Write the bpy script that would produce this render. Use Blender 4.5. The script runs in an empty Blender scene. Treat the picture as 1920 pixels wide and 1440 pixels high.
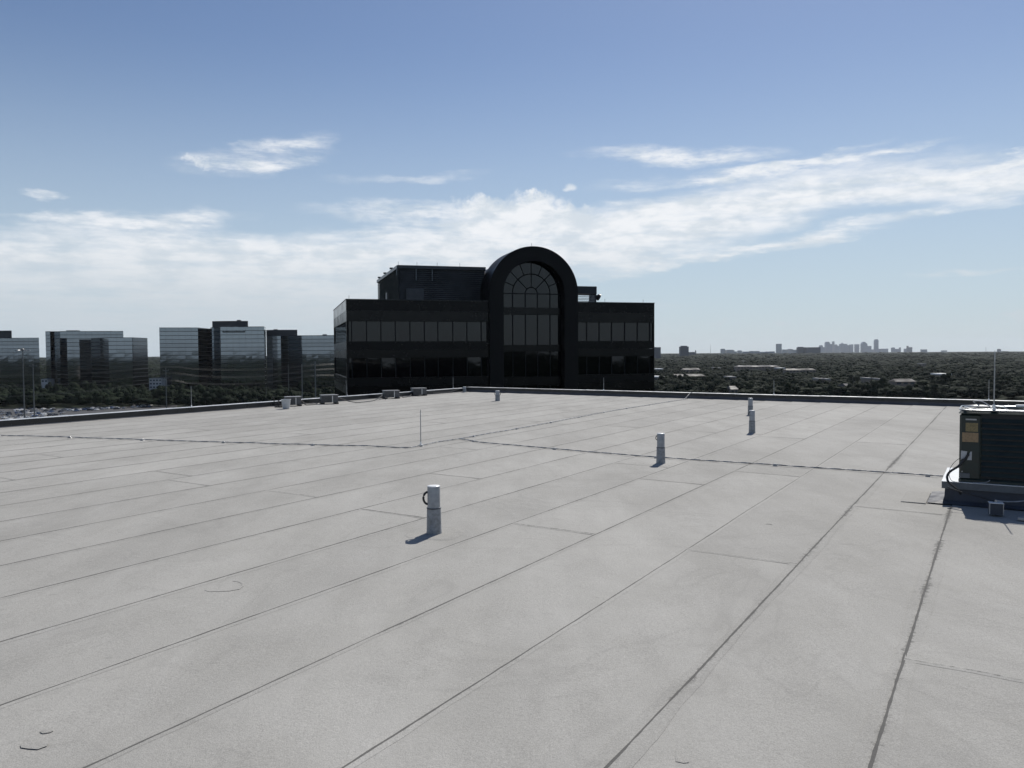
import bpy, math, random
from math import sin, cos, pi, radians as R, sqrt, atan2, exp
from mathutils import Vector, Matrix, noise as mnoise

rnd = random.Random(11)
sc = bpy.context.scene
COL = sc.collection

# ------------------------------------------------------------------ camera
F_PX, PITCH, ROLL, EYE = 1490.0, R(2.21), R(0.35), 1.7
cam_d = bpy.data.cameras.new('camera')
cam_d.sensor_width = 36.0
cam_d.lens = 36.0 * F_PX / 1920.0
cam_d.clip_start = 0.05
cam_d.clip_end = 90000.0
cam = bpy.data.objects.new('camera', cam_d)
COL.objects.link(cam)
cam.matrix_world = (Matrix.Translation((0, 0, EYE)) @ Matrix.Rotation(pi/2 - PITCH, 4, 'X')
                    @ Matrix.Rotation(-ROLL, 4, 'Z'))
sc.camera = cam
_rot = cam.matrix_world.to_3x3()

def ray(px, py):
    """direction of the ray that belongs to a pixel of the 1920x1440 photograph"""
    return (_rot @ Vector((px - 960.0, 720.0 - py, -F_PX))).normalized()

def G(px, py, z=0.0):
    d = ray(px, py)
    t = (z - EYE) / d.z
    return Vector((d.x*t, d.y*t, z))

def AT(px, D, py=660.0):
    """plan position at distance D (along +Y) in the direction of column px"""
    d = ray(px, py)
    return Vector((d.x / d.y * D, D, 0))

def ZAT(px, py, D):
    d = ray(px, py)
    return EYE + d.z / d.y * D

# ------------------------------------------------------------------ sun, exposure
SUN_AZ, SUN_EL = R(25.0), R(49.0)
sun_d = bpy.data.lights.new('sun', 'SUN')
sun_d.energy = 4.9
sun_d.angle = R(0.5)
sun_d.color = (1.0, 0.955, 0.89)
sun = bpy.data.objects.new('sun', sun_d)
COL.objects.link(sun)
sdir = Vector((sin(SUN_AZ)*cos(SUN_EL), cos(SUN_AZ)*cos(SUN_EL), sin(SUN_EL)))
sun.rotation_euler = sdir.to_track_quat('Z', 'Y').to_euler()
sc.view_settings.view_transform = 'Standard'
sc.view_settings.look = 'None'
sc.view_settings.exposure = 0.0
sc.view_settings.gamma = 1.0
sc.view_settings.use_curve_mapping = False
sc.render.engine = 'CYCLES'
sc.cycles.max_bounces = 6
sc.cycles.volume_bounces = 0

# ------------------------------------------------------------------ node helpers
class NT:
    def __init__(self, tree):
        self.t = tree
    def n(self, typ, **kw):
        nd = self.t.nodes.new(typ)
        for k, v in kw.items():
            setattr(nd, k, v)
        return nd
    def link(self, a, b):
        self.t.links.new(a, b)
    def put(self, sock, v):
        if hasattr(v, 'is_output') or hasattr(v, 'links'):
            self.t.links.new(v, sock)
        else:
            sock.default_value = v
    def m(self, op, a, b=0.0, c=None, clamp=False):
        nd = self.n('ShaderNodeMath', operation=op, use_clamp=clamp)
        self.put(nd.inputs[0], a)
        self.put(nd.inputs[1], b)
        if c is not None:
            self.put(nd.inputs[2], c)
        return nd.outputs[0]
    def vm(self, op, a, b=None):
        nd = self.n('ShaderNodeVectorMath', operation=op)
        self.put(nd.inputs[0], a)
        if b is not None:
            self.put(nd.inputs[1], b)
        return nd.outputs['Value'] if op in ('LENGTH', 'DOT_PRODUCT') else nd.outputs[0]
    def noise(self, vec, scale, detail=4, rough=0.55, dist=0.0, out=0):
        nd = self.n('ShaderNodeTexNoise')
        nd.inputs['Scale'].default_value = scale
        nd.inputs['Detail'].default_value = detail
        nd.inputs['Roughness'].default_value = rough
        nd.inputs['Distortion'].default_value = dist
        if vec is not None:
            self.link(vec, nd.inputs['Vector'])
        return nd.outputs[out]
    def rng(self, v, a, b, c=0.0, d=1.0, typ='SMOOTHSTEP'):
        nd = self.n('ShaderNodeMapRange', interpolation_type=typ)
        self.put(nd.inputs['Value'], v)
        nd.inputs['From Min'].default_value = a
        nd.inputs['From Max'].default_value = b
        nd.inputs['To Min'].default_value = c
        nd.inputs['To Max'].default_value = d
        return nd.outputs[0]
    def mix(self, f, a, b, mode='MIX'):
        nd = self.n('ShaderNodeMix', data_type='RGBA', blend_type=mode)
        self.put(nd.inputs[0], f)
        self.put(nd.inputs[6], a)
        self.put(nd.inputs[7], b)
        return nd.outputs[2]
    def mapping(self, vec, loc=(0, 0, 0), rot=(0, 0, 0), scale=(1, 1, 1), typ='POINT'):
        nd = self.n('ShaderNodeMapping', vector_type=typ)
        self.link(vec, nd.inputs['Vector'])
        nd.inputs['Location'].default_value = loc
        nd.inputs['Rotation'].default_value = rot
        nd.inputs['Scale'].default_value = scale
        return nd.outputs[0]

# ------------------------------------------------------------------ world: daylight sky with cirrus
world = bpy.data.worlds.new('World')
sc.world = world
world.use_nodes = True
wt = NT(world.node_tree)
world.node_tree.nodes.clear()
sky = wt.n('ShaderNodeTexSky', sky_type='NISHITA')
sky.sun_disc = False
sky.sun_elevation = SUN_EL
sky.sun_rotation = SUN_AZ
sky.altitude = 200
sky.air_density = 1.0
sky.dust_density = 0.35
sky.ozone_density = 1.6
tc = wt.n('ShaderNodeTexCoord')
sep = wt.n('ShaderNodeSeparateXYZ')
wt.link(tc.outputs['Generated'], sep.inputs[0])
el = wt.m('MULTIPLY', wt.m('ARCSINE', sep.outputs[2]), 180/pi)
az = wt.m('MULTIPLY', wt.m('ARCTAN2', sep.outputs[0], sep.outputs[1]), 180/pi)
cmb = wt.n('ShaderNodeCombineXYZ')
wt.link(az, cmb.inputs[0]); wt.link(el, cmb.inputs[1])
V = cmb.outputs[0]
# fbm used to fray the cloud edges (degrees)
V_st = wt.mapping(V, rot=(0, 0, R(-6)), scale=(0.30, 1.0, 1))
n1 = wt.noise(V_st, 0.45, 7, 0.62, out=1)
d1 = wt.vm('MULTIPLY', wt.vm('SUBTRACT', n1, (0.5, 0.5, 0.5)), (7.5, 2.6, 0))
n2 = wt.noise(V, 0.9, 7, 0.62, out=1)
d2 = wt.vm('MULTIPLY', wt.vm('SUBTRACT', n2, (0.5, 0.5, 0.5)), (3.2, 2.4, 0))
Vc = wt.vm('ADD', V, d1)
Vp = wt.vm('ADD', V, d2)

def blob(vec, px, py, rx, ry, tilt, amp, soft=0.0):
    d = ray(px, py)
    a0 = math.degrees(atan2(d.x, d.y)); e0 = math.degrees(math.asin(d.z))
    k = 180/pi/F_PX * cos(R(a0))**0.5
    mp = wt.mapping(vec, loc=(a0, e0, 0), rot=(0, 0, R(tilt)), scale=(rx*k, ry*k, 1), typ='TEXTURE')
    return wt.rng(wt.vm('LENGTH', mp), soft, 1.0, amp, 0.0)

def total(lst):
    s = lst[0]
    for x in lst[1:]:
        s = wt.m('ADD', s, x)
    return s

cirrus = [
    (480, 300, 160, 34, 9, .62, 0), (545, 272, 110, 20, 10, .5, 0), (520, 308, 110, 16, 3, .42, 0),
    (240, 415, 230, 26, 5, .75, 0), (110, 402, 110, 10, 3, .35, 0), (330, 405, 110, 22, 4, .5, 0),
    (40, 400, 90, 9, 2, .3, 0), (85, 375, 34, 9, 0, .4, 0),
    (150, 470, 420, 60, 3, .75, .1), (420, 470, 330, 36, 0, .55, .1), (250, 560, 620, 120, 0, .82, .25),
    (600, 540, 420, 110, 0, .70, .2), (760, 480, 380, 60, 0, .75, .1),
    (780, 400, 260, 26, -2, .6, 0), (760, 430, 260, 20, 3, .55, 0), (1000, 455, 360, 55, 2, .9, .2),
    (1150, 415, 330, 40, 5, .85, .1), (1420, 372, 420, 42, 6, .95, .15), (1700, 348, 420, 34, 3, .95, .1),
    (1900, 352, 250, 30, 0, .85, .1), (1300, 430, 420, 32, 6, .8, .1), (1130, 480, 330, 40, 5, .7, .1),
    (1450, 462, 240, 15, 7, 1.0, 0), (1250, 487, 300, 16, 4, .7, 0), (1600, 425, 230, 16, 8, .5, 0),
    (1120, 513, 140, 14, 2, .6, 0), (1260, 290, 230, 22, -3, .80, 0), (1420, 322, 330, 17, 2, .70, 0),
    (1330, 338, 240, 12, 2, .65, 0), (1640, 287, 170, 11, 5, .9, 0), (1500, 300, 190, 11, 6, .7, 0),
    (1870, 308, 80, 16, 12, 1.2, 0), (1780, 330, 160, 12, 8, .4, 0), (790, 332, 190, 12, 3, .25, 0),
    (1810, 505, 110, 9, 4, .35, 0), (1850, 388, 200, 8, 2, .25, 0), (1230, 574, 90, 10, 2, .3, 0),
]
puffs = [
    (1000, 395, 90, 36, 0, 1.3, .1), (900, 388, 62, 24, 0, 1.2, .1), (1060, 410, 70, 30, 0, 1.0, .1),
    (950, 415, 150, 38, 0, .9, .2), (1010, 372, 30, 14, 0, .9, 0),
    (370, 305, 26, 12, 0, .6, 0), (380, 520, 60, 20, 0, .35, 0), (290, 547, 60, 8, 0, .4, 0),
    (1466, 602, 17, 6, 0, .6, 0), (1905, 591, 34, 9, 0, .6, 0), (1350, 604, 14, 5, 0, .4, 0),
]
bandset = [b for b in cirrus if b[3] >= 40 and b[5] >= .7 or b[:2] in ((1700, 348), (1900, 352), (1300, 430))]
cb = total([blob(Vc, *b) for b in bandset])
c1 = total([blob(Vc, *b) for b in cirrus if b not in bandset])
c2 = total([blob(Vp, *b) for b in puffs] + [blob(V, 1071, 351, 14, 8, -8, .9), blob(V, 1062, 356, 10, 5, 0, .5)])
streak = wt.noise(wt.mapping(V, rot=(0, 0, R(-6)), scale=(0.12, 1.0, 1)), 1.3, 6, 0.6)
fine = wt.noise(wt.mapping(V, rot=(0, 0, R(-8)), scale=(0.35, 1.0, 1)), 2.6, 6, 0.65)
c1 = wt.m('MULTIPLY', c1, wt.rng(streak, .34, .62, .22, 1.35))
c1 = wt.m('MULTIPLY', c1, wt.rng(fine, .34, .62, .5, 1.2))
cb = wt.m('MULTIPLY', cb, wt.rng(streak, .33, .62, .48, 1.3))
cb = wt.m('MULTIPLY', cb, wt.rng(fine, .34, .62, .85, 1.1))
c1 = wt.m('ADD', c1, cb)
# the same kind of cirrus goes on all round, outside the part of the sky that is modelled cloud by cloud
gen = wt.noise(wt.mapping(V, loc=(40, 7, 0), rot=(0, 0, R(-3)), scale=(0.025, 0.22, 1)), 1.0, 7, 0.6, 0.6)
gen = wt.rng(gen, .50, .74, 0.0, .7)
gband = wt.m('MULTIPLY', wt.rng(el, 1.0, 6.0), wt.rng(el, 34.0, 14.0))
outside = wt.rng(wt.m('ABSOLUTE', az), 35.0, 46.0)
gen = wt.m('MULTIPLY', wt.m('MULTIPLY', gen, gband), outside)
mask = wt.m('ADD', wt.m('ADD', c1, c2), gen)
mask = wt.m('SUBTRACT', 1.0, wt.m('EXPONENT', wt.m('MULTIPLY', mask, -1.55)))
mask = wt.m('MINIMUM', wt.m('MULTIPLY', mask, 1.08), 0.97)
# sky colour: Nishita, a little milkier towards the horizon
SKY_K = 0.083
hsv = wt.n('ShaderNodeHueSaturation')
hsv.inputs['Saturation'].default_value = 1.06
hsv.inputs['Hue'].default_value = 0.506
wt.link(sky.outputs[0], hsv.inputs['Color'])
milk = wt.rng(el, 22.0, 0.0, 0.0, 0.80)
skyc = wt.mix(milk, hsv.outputs[0], (0.50/SKY_K, 0.61/SKY_K, 0.72/SKY_K, 1))
bgs = wt.n('ShaderNodeBackground'); wt.link(skyc, bgs.inputs['Color']); bgs.inputs['Strength'].default_value = SKY_K
cl_shade = wt.noise(wt.mapping(V, scale=(0.4, 1, 1)), 0.8, 5, 0.6)
cl_low = wt.rng(el, 9.0, 2.0)
clc = wt.mix(wt.rng(cl_shade, .35, .6), (0.68, 0.745, 0.81, 1), (0.90, 0.92, 0.95, 1))
clc = wt.mix(cl_low, clc, (0.60, 0.66, 0.71, 1))
bgc = wt.n('ShaderNodeBackground'); wt.link(clc, bgc.inputs['Color']); bgc.inputs['Strength'].default_value = 1.0
ms = wt.n('ShaderNodeMixShader')
wt.link(mask, ms.inputs[0]); wt.link(bgs.outputs[0], ms.inputs[1]); wt.link(bgc.outputs[0], ms.inputs[2])
wo = wt.n('ShaderNodeOutputWorld'); wt.link(ms.outputs[0], wo.inputs['Surface'])

# ------------------------------------------------------------------ materials
def base_mat(name):
    m = bpy.data.materials.new(name); m.use_nodes = True
    t = NT(m.node_tree)
    b = m.node_tree.nodes['Principled BSDF']
    return m, t, b

def mat(name, col, rough=0.6, metal=0.0, var=0.12, scale=3.0, spec=0.5, bump=0.0, bscale=40.0):
    m, t, b = base_mat(name)
    geo = t.n('ShaderNodeNewGeometry')
    n = t.noise(geo.outputs['Position'], scale, 5, 0.6)
    f = t.rng(n, .3, .7, 0, 1)
    lo = tuple(c*(1-var) for c in col) + (1,)
    hi = tuple(min(1, c*(1+var)) for c in col) + (1,)
    t.link(t.mix(f, lo, hi), b.inputs['Base Color'])
    b.inputs['Roughness'].default_value = rough
    t.link(t.rng(n, .3, .7, max(0.02, rough*(1-var)), min(1, rough*(1+var))), b.inputs['Roughness'])
    b.inputs['Metallic'].default_value = metal
    b.inputs['Specular IOR Level'].default_value = spec
    if bump:
        bp = t.n('ShaderNodeBump'); bp.inputs['Strength'].default_value = bump
        bp.inputs['Distance'].default_value = 0.01
        t.link(t.noise(geo.outputs['Position'], bscale, 3, 0.6), bp.inputs['Height'])
        t.link(bp.outputs[0], b.inputs['Normal'])
    return m

def membrane_color(t):
    """granulated cap sheet: pale grey granules, dust, scuffs, ponding marks"""
    geo = t.n('ShaderNodeNewGeometry'); P = geo.outputs['Position']
    oi = t.n('ShaderNodeObjectInfo')
    big = t.noise(P, 0.22, 5, 0.6, 0.4)
    mid = t.noise(t.mapping(P, rot=(0, 0, R(31.5)), scale=(1.0, 0.45, 1)), 1.7, 7, 0.68, 0.3)
    gr = t.noise(P, 170.0, 2, 0.75)
    gr2 = t.noise(P, 48.0, 4, 0.75)
    c = t.mix(t.rng(big, .3, .7), (0.308, 0.302, 0.283, 1), (0.354, 0.348, 0.328, 1))
    c = t.mix(t.rng(mid, .28, .72), t.mix(1.0, c, (0.88, 0.878, 0.87, 1), 'MULTIPLY'), c)
    c = t.mix(t.rng(mid, .62, .80, 0, .6), c, (0.375, 0.372, 0.36, 1))
    k = t.rng(gr, .32, .68, 0.80, 1.19, 'LINEAR')
    k = t.m('MULTIPLY', k, t.rng(gr2, .3, .7, 0.92, 1.08, 'LINEAR'))
    k = t.m('MULTIPLY', k, t.rng(oi.outputs['Random'], 0, 1, 0.95, 1.045, 'LINEAR'))
    # broad weathering: dust film, faint tide marks where water stood
    w1 = t.noise(P, 0.35, 4, 0.6, 1.2)
    tide = t.m('ABSOLUTE', t.m('SUBTRACT', w1, 0.47))
    k = t.m('MULTIPLY', k, t.rng(tide, .0, .014, 0.945, 1.0))
    w2 = t.noise(t.mapping(P, loc=(7, 3, 0), rot=(0, 0, R(31.5)), scale=(0.9, 0.16, 1)), 1.0, 5, 0.65)
    k = t.m('MULTIPLY', k, t.rng(w2, .35, .62, 0.93, 1.02))
    # small dark scuffs
    sm = t.noise(t.mapping(P, rot=(0, 0, R(20)), scale=(2.0, 5.5, 1)), 1.1, 6, 0.72, 0.5)
    sm2 = t.noise(P, 0.55, 3, 0.5)
    scuff = t.m('MULTIPLY', t.rng(sm, .62, .72), t.rng(sm2, .44, .60))
    k = t.m('MULTIPLY', k, t.rng(scuff, 0, 1, 1.0, 0.76, 'LINEAR'))
    vv = t.n('ShaderNodeCombineXYZ')
    for i in range(3):
        t.link(k, vv.inputs[i])
    return t.mix(1.0, c, vv.outputs[0], 'MULTIPLY'), P, gr, gr2

def finish_membrane(m, t, b, col, P, gr, gr2):
    t.link(col, b.inputs['Base Color'])
    b.inputs['Roughness'].default_value = 0.9
    b.inputs['Specular IOR Level'].default_value = 0.25
    bp = t.n('ShaderNodeBump'); bp.inputs['Strength'].default_value = 0.5; bp.inputs['Distance'].default_value = 0.004
    t.link(t.m('ADD', gr, t.m('MULTIPLY', gr2, 1.5)), bp.inputs['Height'])
    bp2 = t.n('ShaderNodeBump'); bp2.inputs['Strength'].default_value = 0.35; bp2.inputs['Distance'].default_value = 0.06
    t.link(t.noise(P, 0.9, 4, 0.55), bp2.inputs['Height'])
    t.link(bp.outputs[0], bp2.inputs['Normal'])
    t.link(bp2.outputs[0], b.inputs['Normal'])

m_mem, t, b = base_mat('granulated_membrane')
c_, P_, g_, g2_ = membrane_color(t)
finish_membrane(m_mem, t, b, c_, P_, g_, g2_)

# seam: bitumen that bled out along the lap, frayed into the granules
m_seam, t, b = base_mat('bitumen_seam')
c_, P_, g_, g2_ = membrane_color(t)
at = t.n('ShaderNodeAttribute', attribute_name='bleed')
fn = t.noise(P_, 22.0, 5, 0.75)
fn2 = t.noise(P_, 1.1, 3, 0.6)
f = t.m('ADD', at.outputs['Fac'], t.m('MULTIPLY', t.m('SUBTRACT', fn, 0.5), 1.3))
f = t.m('ADD', f, t.m('MULTIPLY', t.m('SUBTRACT', fn2, 0.5), 0.5))
f = t.rng(f, .55, .95, 0, .80)
c_ = t.mix(f, c_, (0.050, 0.049, 0.047, 1))
finish_membrane(m_seam, t, b, c_, P_, g_, g2_)

m_patch = mat('flashing_patch', (0.255, 0.25, 0.24), 0.9, var=.2, scale=6, bump=.5, bscale=90)
m_slope = mat('base_flashing', (0.10, 0.10, 0.108), 0.8, var=.25, scale=2.5, bump=.4, bscale=60)
m_blackmetal = mat('black_fascia', (0.018, 0.019, 0.02), 0.35, var=.3, scale=2)
m_coping = mat('coping_metal', (0.55, 0.55, 0.54), 0.35, 0.35, var=.25, scale=3)
m_galv = mat('galvanised_steel', (0.36, 0.365, 0.37), 0.42, 0.6, var=.2, scale=14)
m_pipe = mat('painted_vent_pipe', (0.30, 0.315, 0.335), 0.42, 0.35, var=.12, scale=18)
m_sleeve = mat('lead_sleeve', (0.25, 0.262, 0.275), 0.55, 0.3, var=.3, scale=22, bump=.4, bscale=50)
m_capw = mat('pipe_cap_glint', (0.80, 0.80, 0.79), 0.25, var=.05, scale=20)  # white glint on the pipe tops is painted into the colour
m_alu = mat('aluminium_cable', (0.42, 0.41, 0.39), 0.42, 0.75, var=.35, scale=25)
m_clip = mat('bright_clip', (0.75, 0.75, 0.74), 0.3, 0.6, var=.1)
m_blk = mat('black_rubber', (0.018, 0.018, 0.019), 0.5, var=.3, scale=20)
m_cab = mat('dark_cabinet_paint', (0.013, 0.022, 0.018), 0.42, var=.25, scale=9)
m_cab2 = mat('dark_louvre_paint', (0.009, 0.017, 0.015), 0.5, var=.25, scale=9)
m_coil = mat('coil_fins', (0.010, 0.011, 0.013), 0.6, var=.3, scale=60)
m_silver = mat('silver_top', (0.42, 0.43, 0.44), 0.32, 0.8, var=.15, scale=8)
m_sheet = mat('white_metal_glint', (0.86, 0.86, 0.85), 0.25, 0.0, var=.05, scale=6)  # sun glint on the metal put into a white base colour
m_curb = mat('curb_flashing', (0.050, 0.055, 0.068), 0.7, var=.25, scale=5, bump=.4, bscale=40)
m_curbf = mat('curb_flange', (0.12, 0.13, 0.14), 0.55, 0.3, var=.2, scale=7)
m_yel = mat('ochre_sticker', (0.20, 0.155, 0.07), 0.5, var=.25, scale=60)
m_yel2 = mat('tan_sticker', (0.27, 0.185, 0.10), 0.5, var=.2, scale=45)
m_paper = mat('white_sticker', (0.42, 0.43, 0.44), 0.5, var=.15, scale=50)
m_boxg = mat('grey_box_paint', (0.10, 0.10, 0.102), 0.5, 0.2, var=.2, scale=8)
m_boxtop = mat('grey_box_lid_sunlit', (0.22, 0.22, 0.22), 0.45, 0.2, var=.15, scale=8)  # lighter copy of the cabinet grey, sunlight on the lid painted in
m_bucket = mat('pale_bucket', (0.52, 0.53, 0.53), 0.5, var=.08, scale=15)
m_wood = mat('dark_block', (0.05, 0.045, 0.04), 0.8, var=.3, scale=20)

# buildings
m_gran = mat('polished_dark_granite', (0.0062, 0.0052, 0.0050), 0.30, var=.2, scale=.8, spec=0.21)
m_granL = mat('polished_granite_band', (0.0066, 0.0056, 0.0052), 0.20, var=.2, scale=.8, spec=0.24)
m_arch = mat('honed_dark_stone', (0.0115, 0.0098, 0.0092), 0.5, var=.2, scale=.8, spec=0.2)
def glass_mat(name, col, rough, metal, spec=0.5, wav=0.0, wscale=0.3):
    m, t, b = base_mat(name)
    geo = t.n('ShaderNodeNewGeometry')
    oi = t.n('ShaderNodeObjectInfo')
    k = t.rng(oi.outputs['Random'], 0, 1, .88, 1.10, 'LINEAR')
    vv = t.n('ShaderNodeCombineXYZ')
    for i in range(3):
        t.link(k, vv.inputs[i])
    t.link(t.mix(1.0, tuple(col)+(1,), vv.outputs[0], 'MULTIPLY'), b.inputs['Base Color'])
    b.inputs['Roughness'].default_value = rough
    b.inputs['Metallic'].default_value = metal
    b.inputs['Specular IOR Level'].default_value = spec
    if wav:
        bp = t.n('ShaderNodeBump'); bp.inputs['Strength'].default_value = wav
        bp.inputs['Distance'].default_value = 0.05
        t.link(t.noise(geo.outputs['Position'], wscale, 3, 0.5), bp.inputs['Height'])
        t.link(bp.outputs[0], b.inputs['Normal'])
    return m
m_pane = glass_mat('dark_window_glass', (0.003, 0.003, 0.004), 0.03, 0.0, 0.50, 0.12, 0.5)
m_mull = mat('black_mullion', (0.006, 0.006, 0.007), 0.5, var=.2, spec=.3)
m_louv = mat('dark_louvre', (0.085, 0.085, 0.085), 0.7, var=.3, scale=1)
m_louvg = mat('green_screen', (0.030, 0.040, 0.034), 0.55, var=.4, scale=2)
m_trim = mat('grey_trim', (0.20, 0.21, 0.22), 0.4, 0.4, var=.15)
m_glL = glass_mat('mirror_glass', (0.215, 0.24, 0.265), 0.05, 1.0, wav=.10, wscale=.10)
m_glD = glass_mat('mirror_glass_dark_reflection', (0.080, 0.098, 0.118), 0.08, 1.0, wav=.08, wscale=.12)  # same glass darkened, reflected neighbour blocks put into the colour
m_glM = glass_mat('mirror_glass_dim_reflection', (0.14, 0.165, 0.19), 0.07, 1.0, wav=.08, wscale=.12)  # same glass dimmed, its duller reflection put into the colour
m_floorl = mat('dark_floor_line', (0.022, 0.028, 0.034), 0.4, var=.2)
m_pent = mat('dark_penthouse', (0.022, 0.026, 0.032), 0.5, var=.2)
m_whitew = mat('white_render', (0.42, 0.43, 0.44), 0.7, var=.06, scale=.3)
m_winD = mat('dark_far_window', (0.03, 0.035, 0.045), 0.3, var=.2)
m_tan = mat('tan_wall', (0.22, 0.18, 0.15), 0.8, var=.12, scale=.2)
m_roofp = mat('pale_flat_roof', (0.22, 0.22, 0.22), 0.7, var=.12, scale=.1)
m_roofw = mat('white_flat_roof', (0.75, 0.75, 0.74), 0.5, var=.06, scale=.1)
m_rooft = mat('tan_roof', (0.062, 0.058, 0.054), 0.8, var=.2, scale=.1)
m_roofd = mat('dark_roof', (0.045, 0.045, 0.048), 0.8, var=.25, scale=.1)
m_far = [mat('far_concrete', (0.30, 0.32, 0.35), 0.7, var=.05, scale=.01),
         mat('far_blue_glass', (0.14, 0.18, 0.26), 0.5, var=.05, scale=.01),
         mat('far_pale_stone', (0.42, 0.43, 0.43), 0.7, var=.05, scale=.01),
         mat('far_dark_block', (0.07, 0.085, 0.11), 0.6, var=.05, scale=.01)]
m_poles = mat('grey_pole', (0.15, 0.15, 0.148), 0.5, 0.2, var=.15)
m_asph = mat('asphalt', (0.036, 0.036, 0.037), 0.85, var=.25, scale=.15)
m_conc = mat('concrete_path', (0.17, 0.165, 0.16), 0.85, var=.2, scale=.1)
m_line = mat('white_line_paint', (0.6, 0.6, 0.58), 0.6, var=.2)
m_bark = mat('bark', (0.055, 0.045, 0.035), 0.9, var=.3, scale=2)
m_tyre = mat('tyre', (0.02, 0.02, 0.02), 0.7, var=.2)
m_carg = mat('car_glass', (0.01, 0.012, 0.015), 0.08, var=.1)
car_paints = {'white': mat('white_car_paint', (0.72, 0.72, 0.71), .25, var=.03),
              'silver': mat('silver_car_paint', (0.40, 0.41, 0.42), .25, .5, var=.05),
              'dark': mat('dark_car_paint', (0.03, 0.032, 0.036), .2, var=.1),
              'red': mat('red_car_paint', (0.20, 0.03, 0.025), .25, var=.1),
              'blue': mat('blue_car_paint', (0.04, 0.07, 0.15), .25, var=.1)}

# foliage
m_leaf, t, b = base_mat('foliage')
geo = t.n('ShaderNodeNewGeometry'); P_ = geo.outputs['Position']
oi = t.n('ShaderNodeObjectInfo')
wn = t.noise(P_, 0.0055, 5, 0.65)
ln = t.noise(P_, 0.12, 3, 0.6)
c_ = t.mix(t.rng(wn, .35, .65), (0.010, 0.017, 0.010, 1), (0.022, 0.033, 0.016, 1))
c_ = t.mix(t.rng(oi.outputs['Random'], .0, 1.0, 0, .35), c_, (0.022, 0.030, 0.017, 1))
c_ = t.mix(t.rng(ln, .35, .65, 0, .6), c_, (0.009, 0.015, 0.009, 1))
t.link(c_, b.inputs['Base Color'])
b.inputs['Roughness'].default_value = 0.75
b.inputs['Specular IOR Level'].default_value = 0.04

m_ground, t, b = base_mat('wooded_ground')
geo = t.n('ShaderNodeNewGeometry'); P_ = geo.outputs['Position']
n_ = t.noise(P_, 0.004, 7, 0.65)
c_ = t.mix(t.rng(n_, .4, .7), (0.014, 0.021, 0.012, 1), (0.030, 0.034, 0.024, 1))
t.link(c_, b.inputs['Base Color']); b.inputs['Roughness'].default_value = 0.95
b.inputs['Specular IOR Level'].default_value = 0.1

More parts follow.
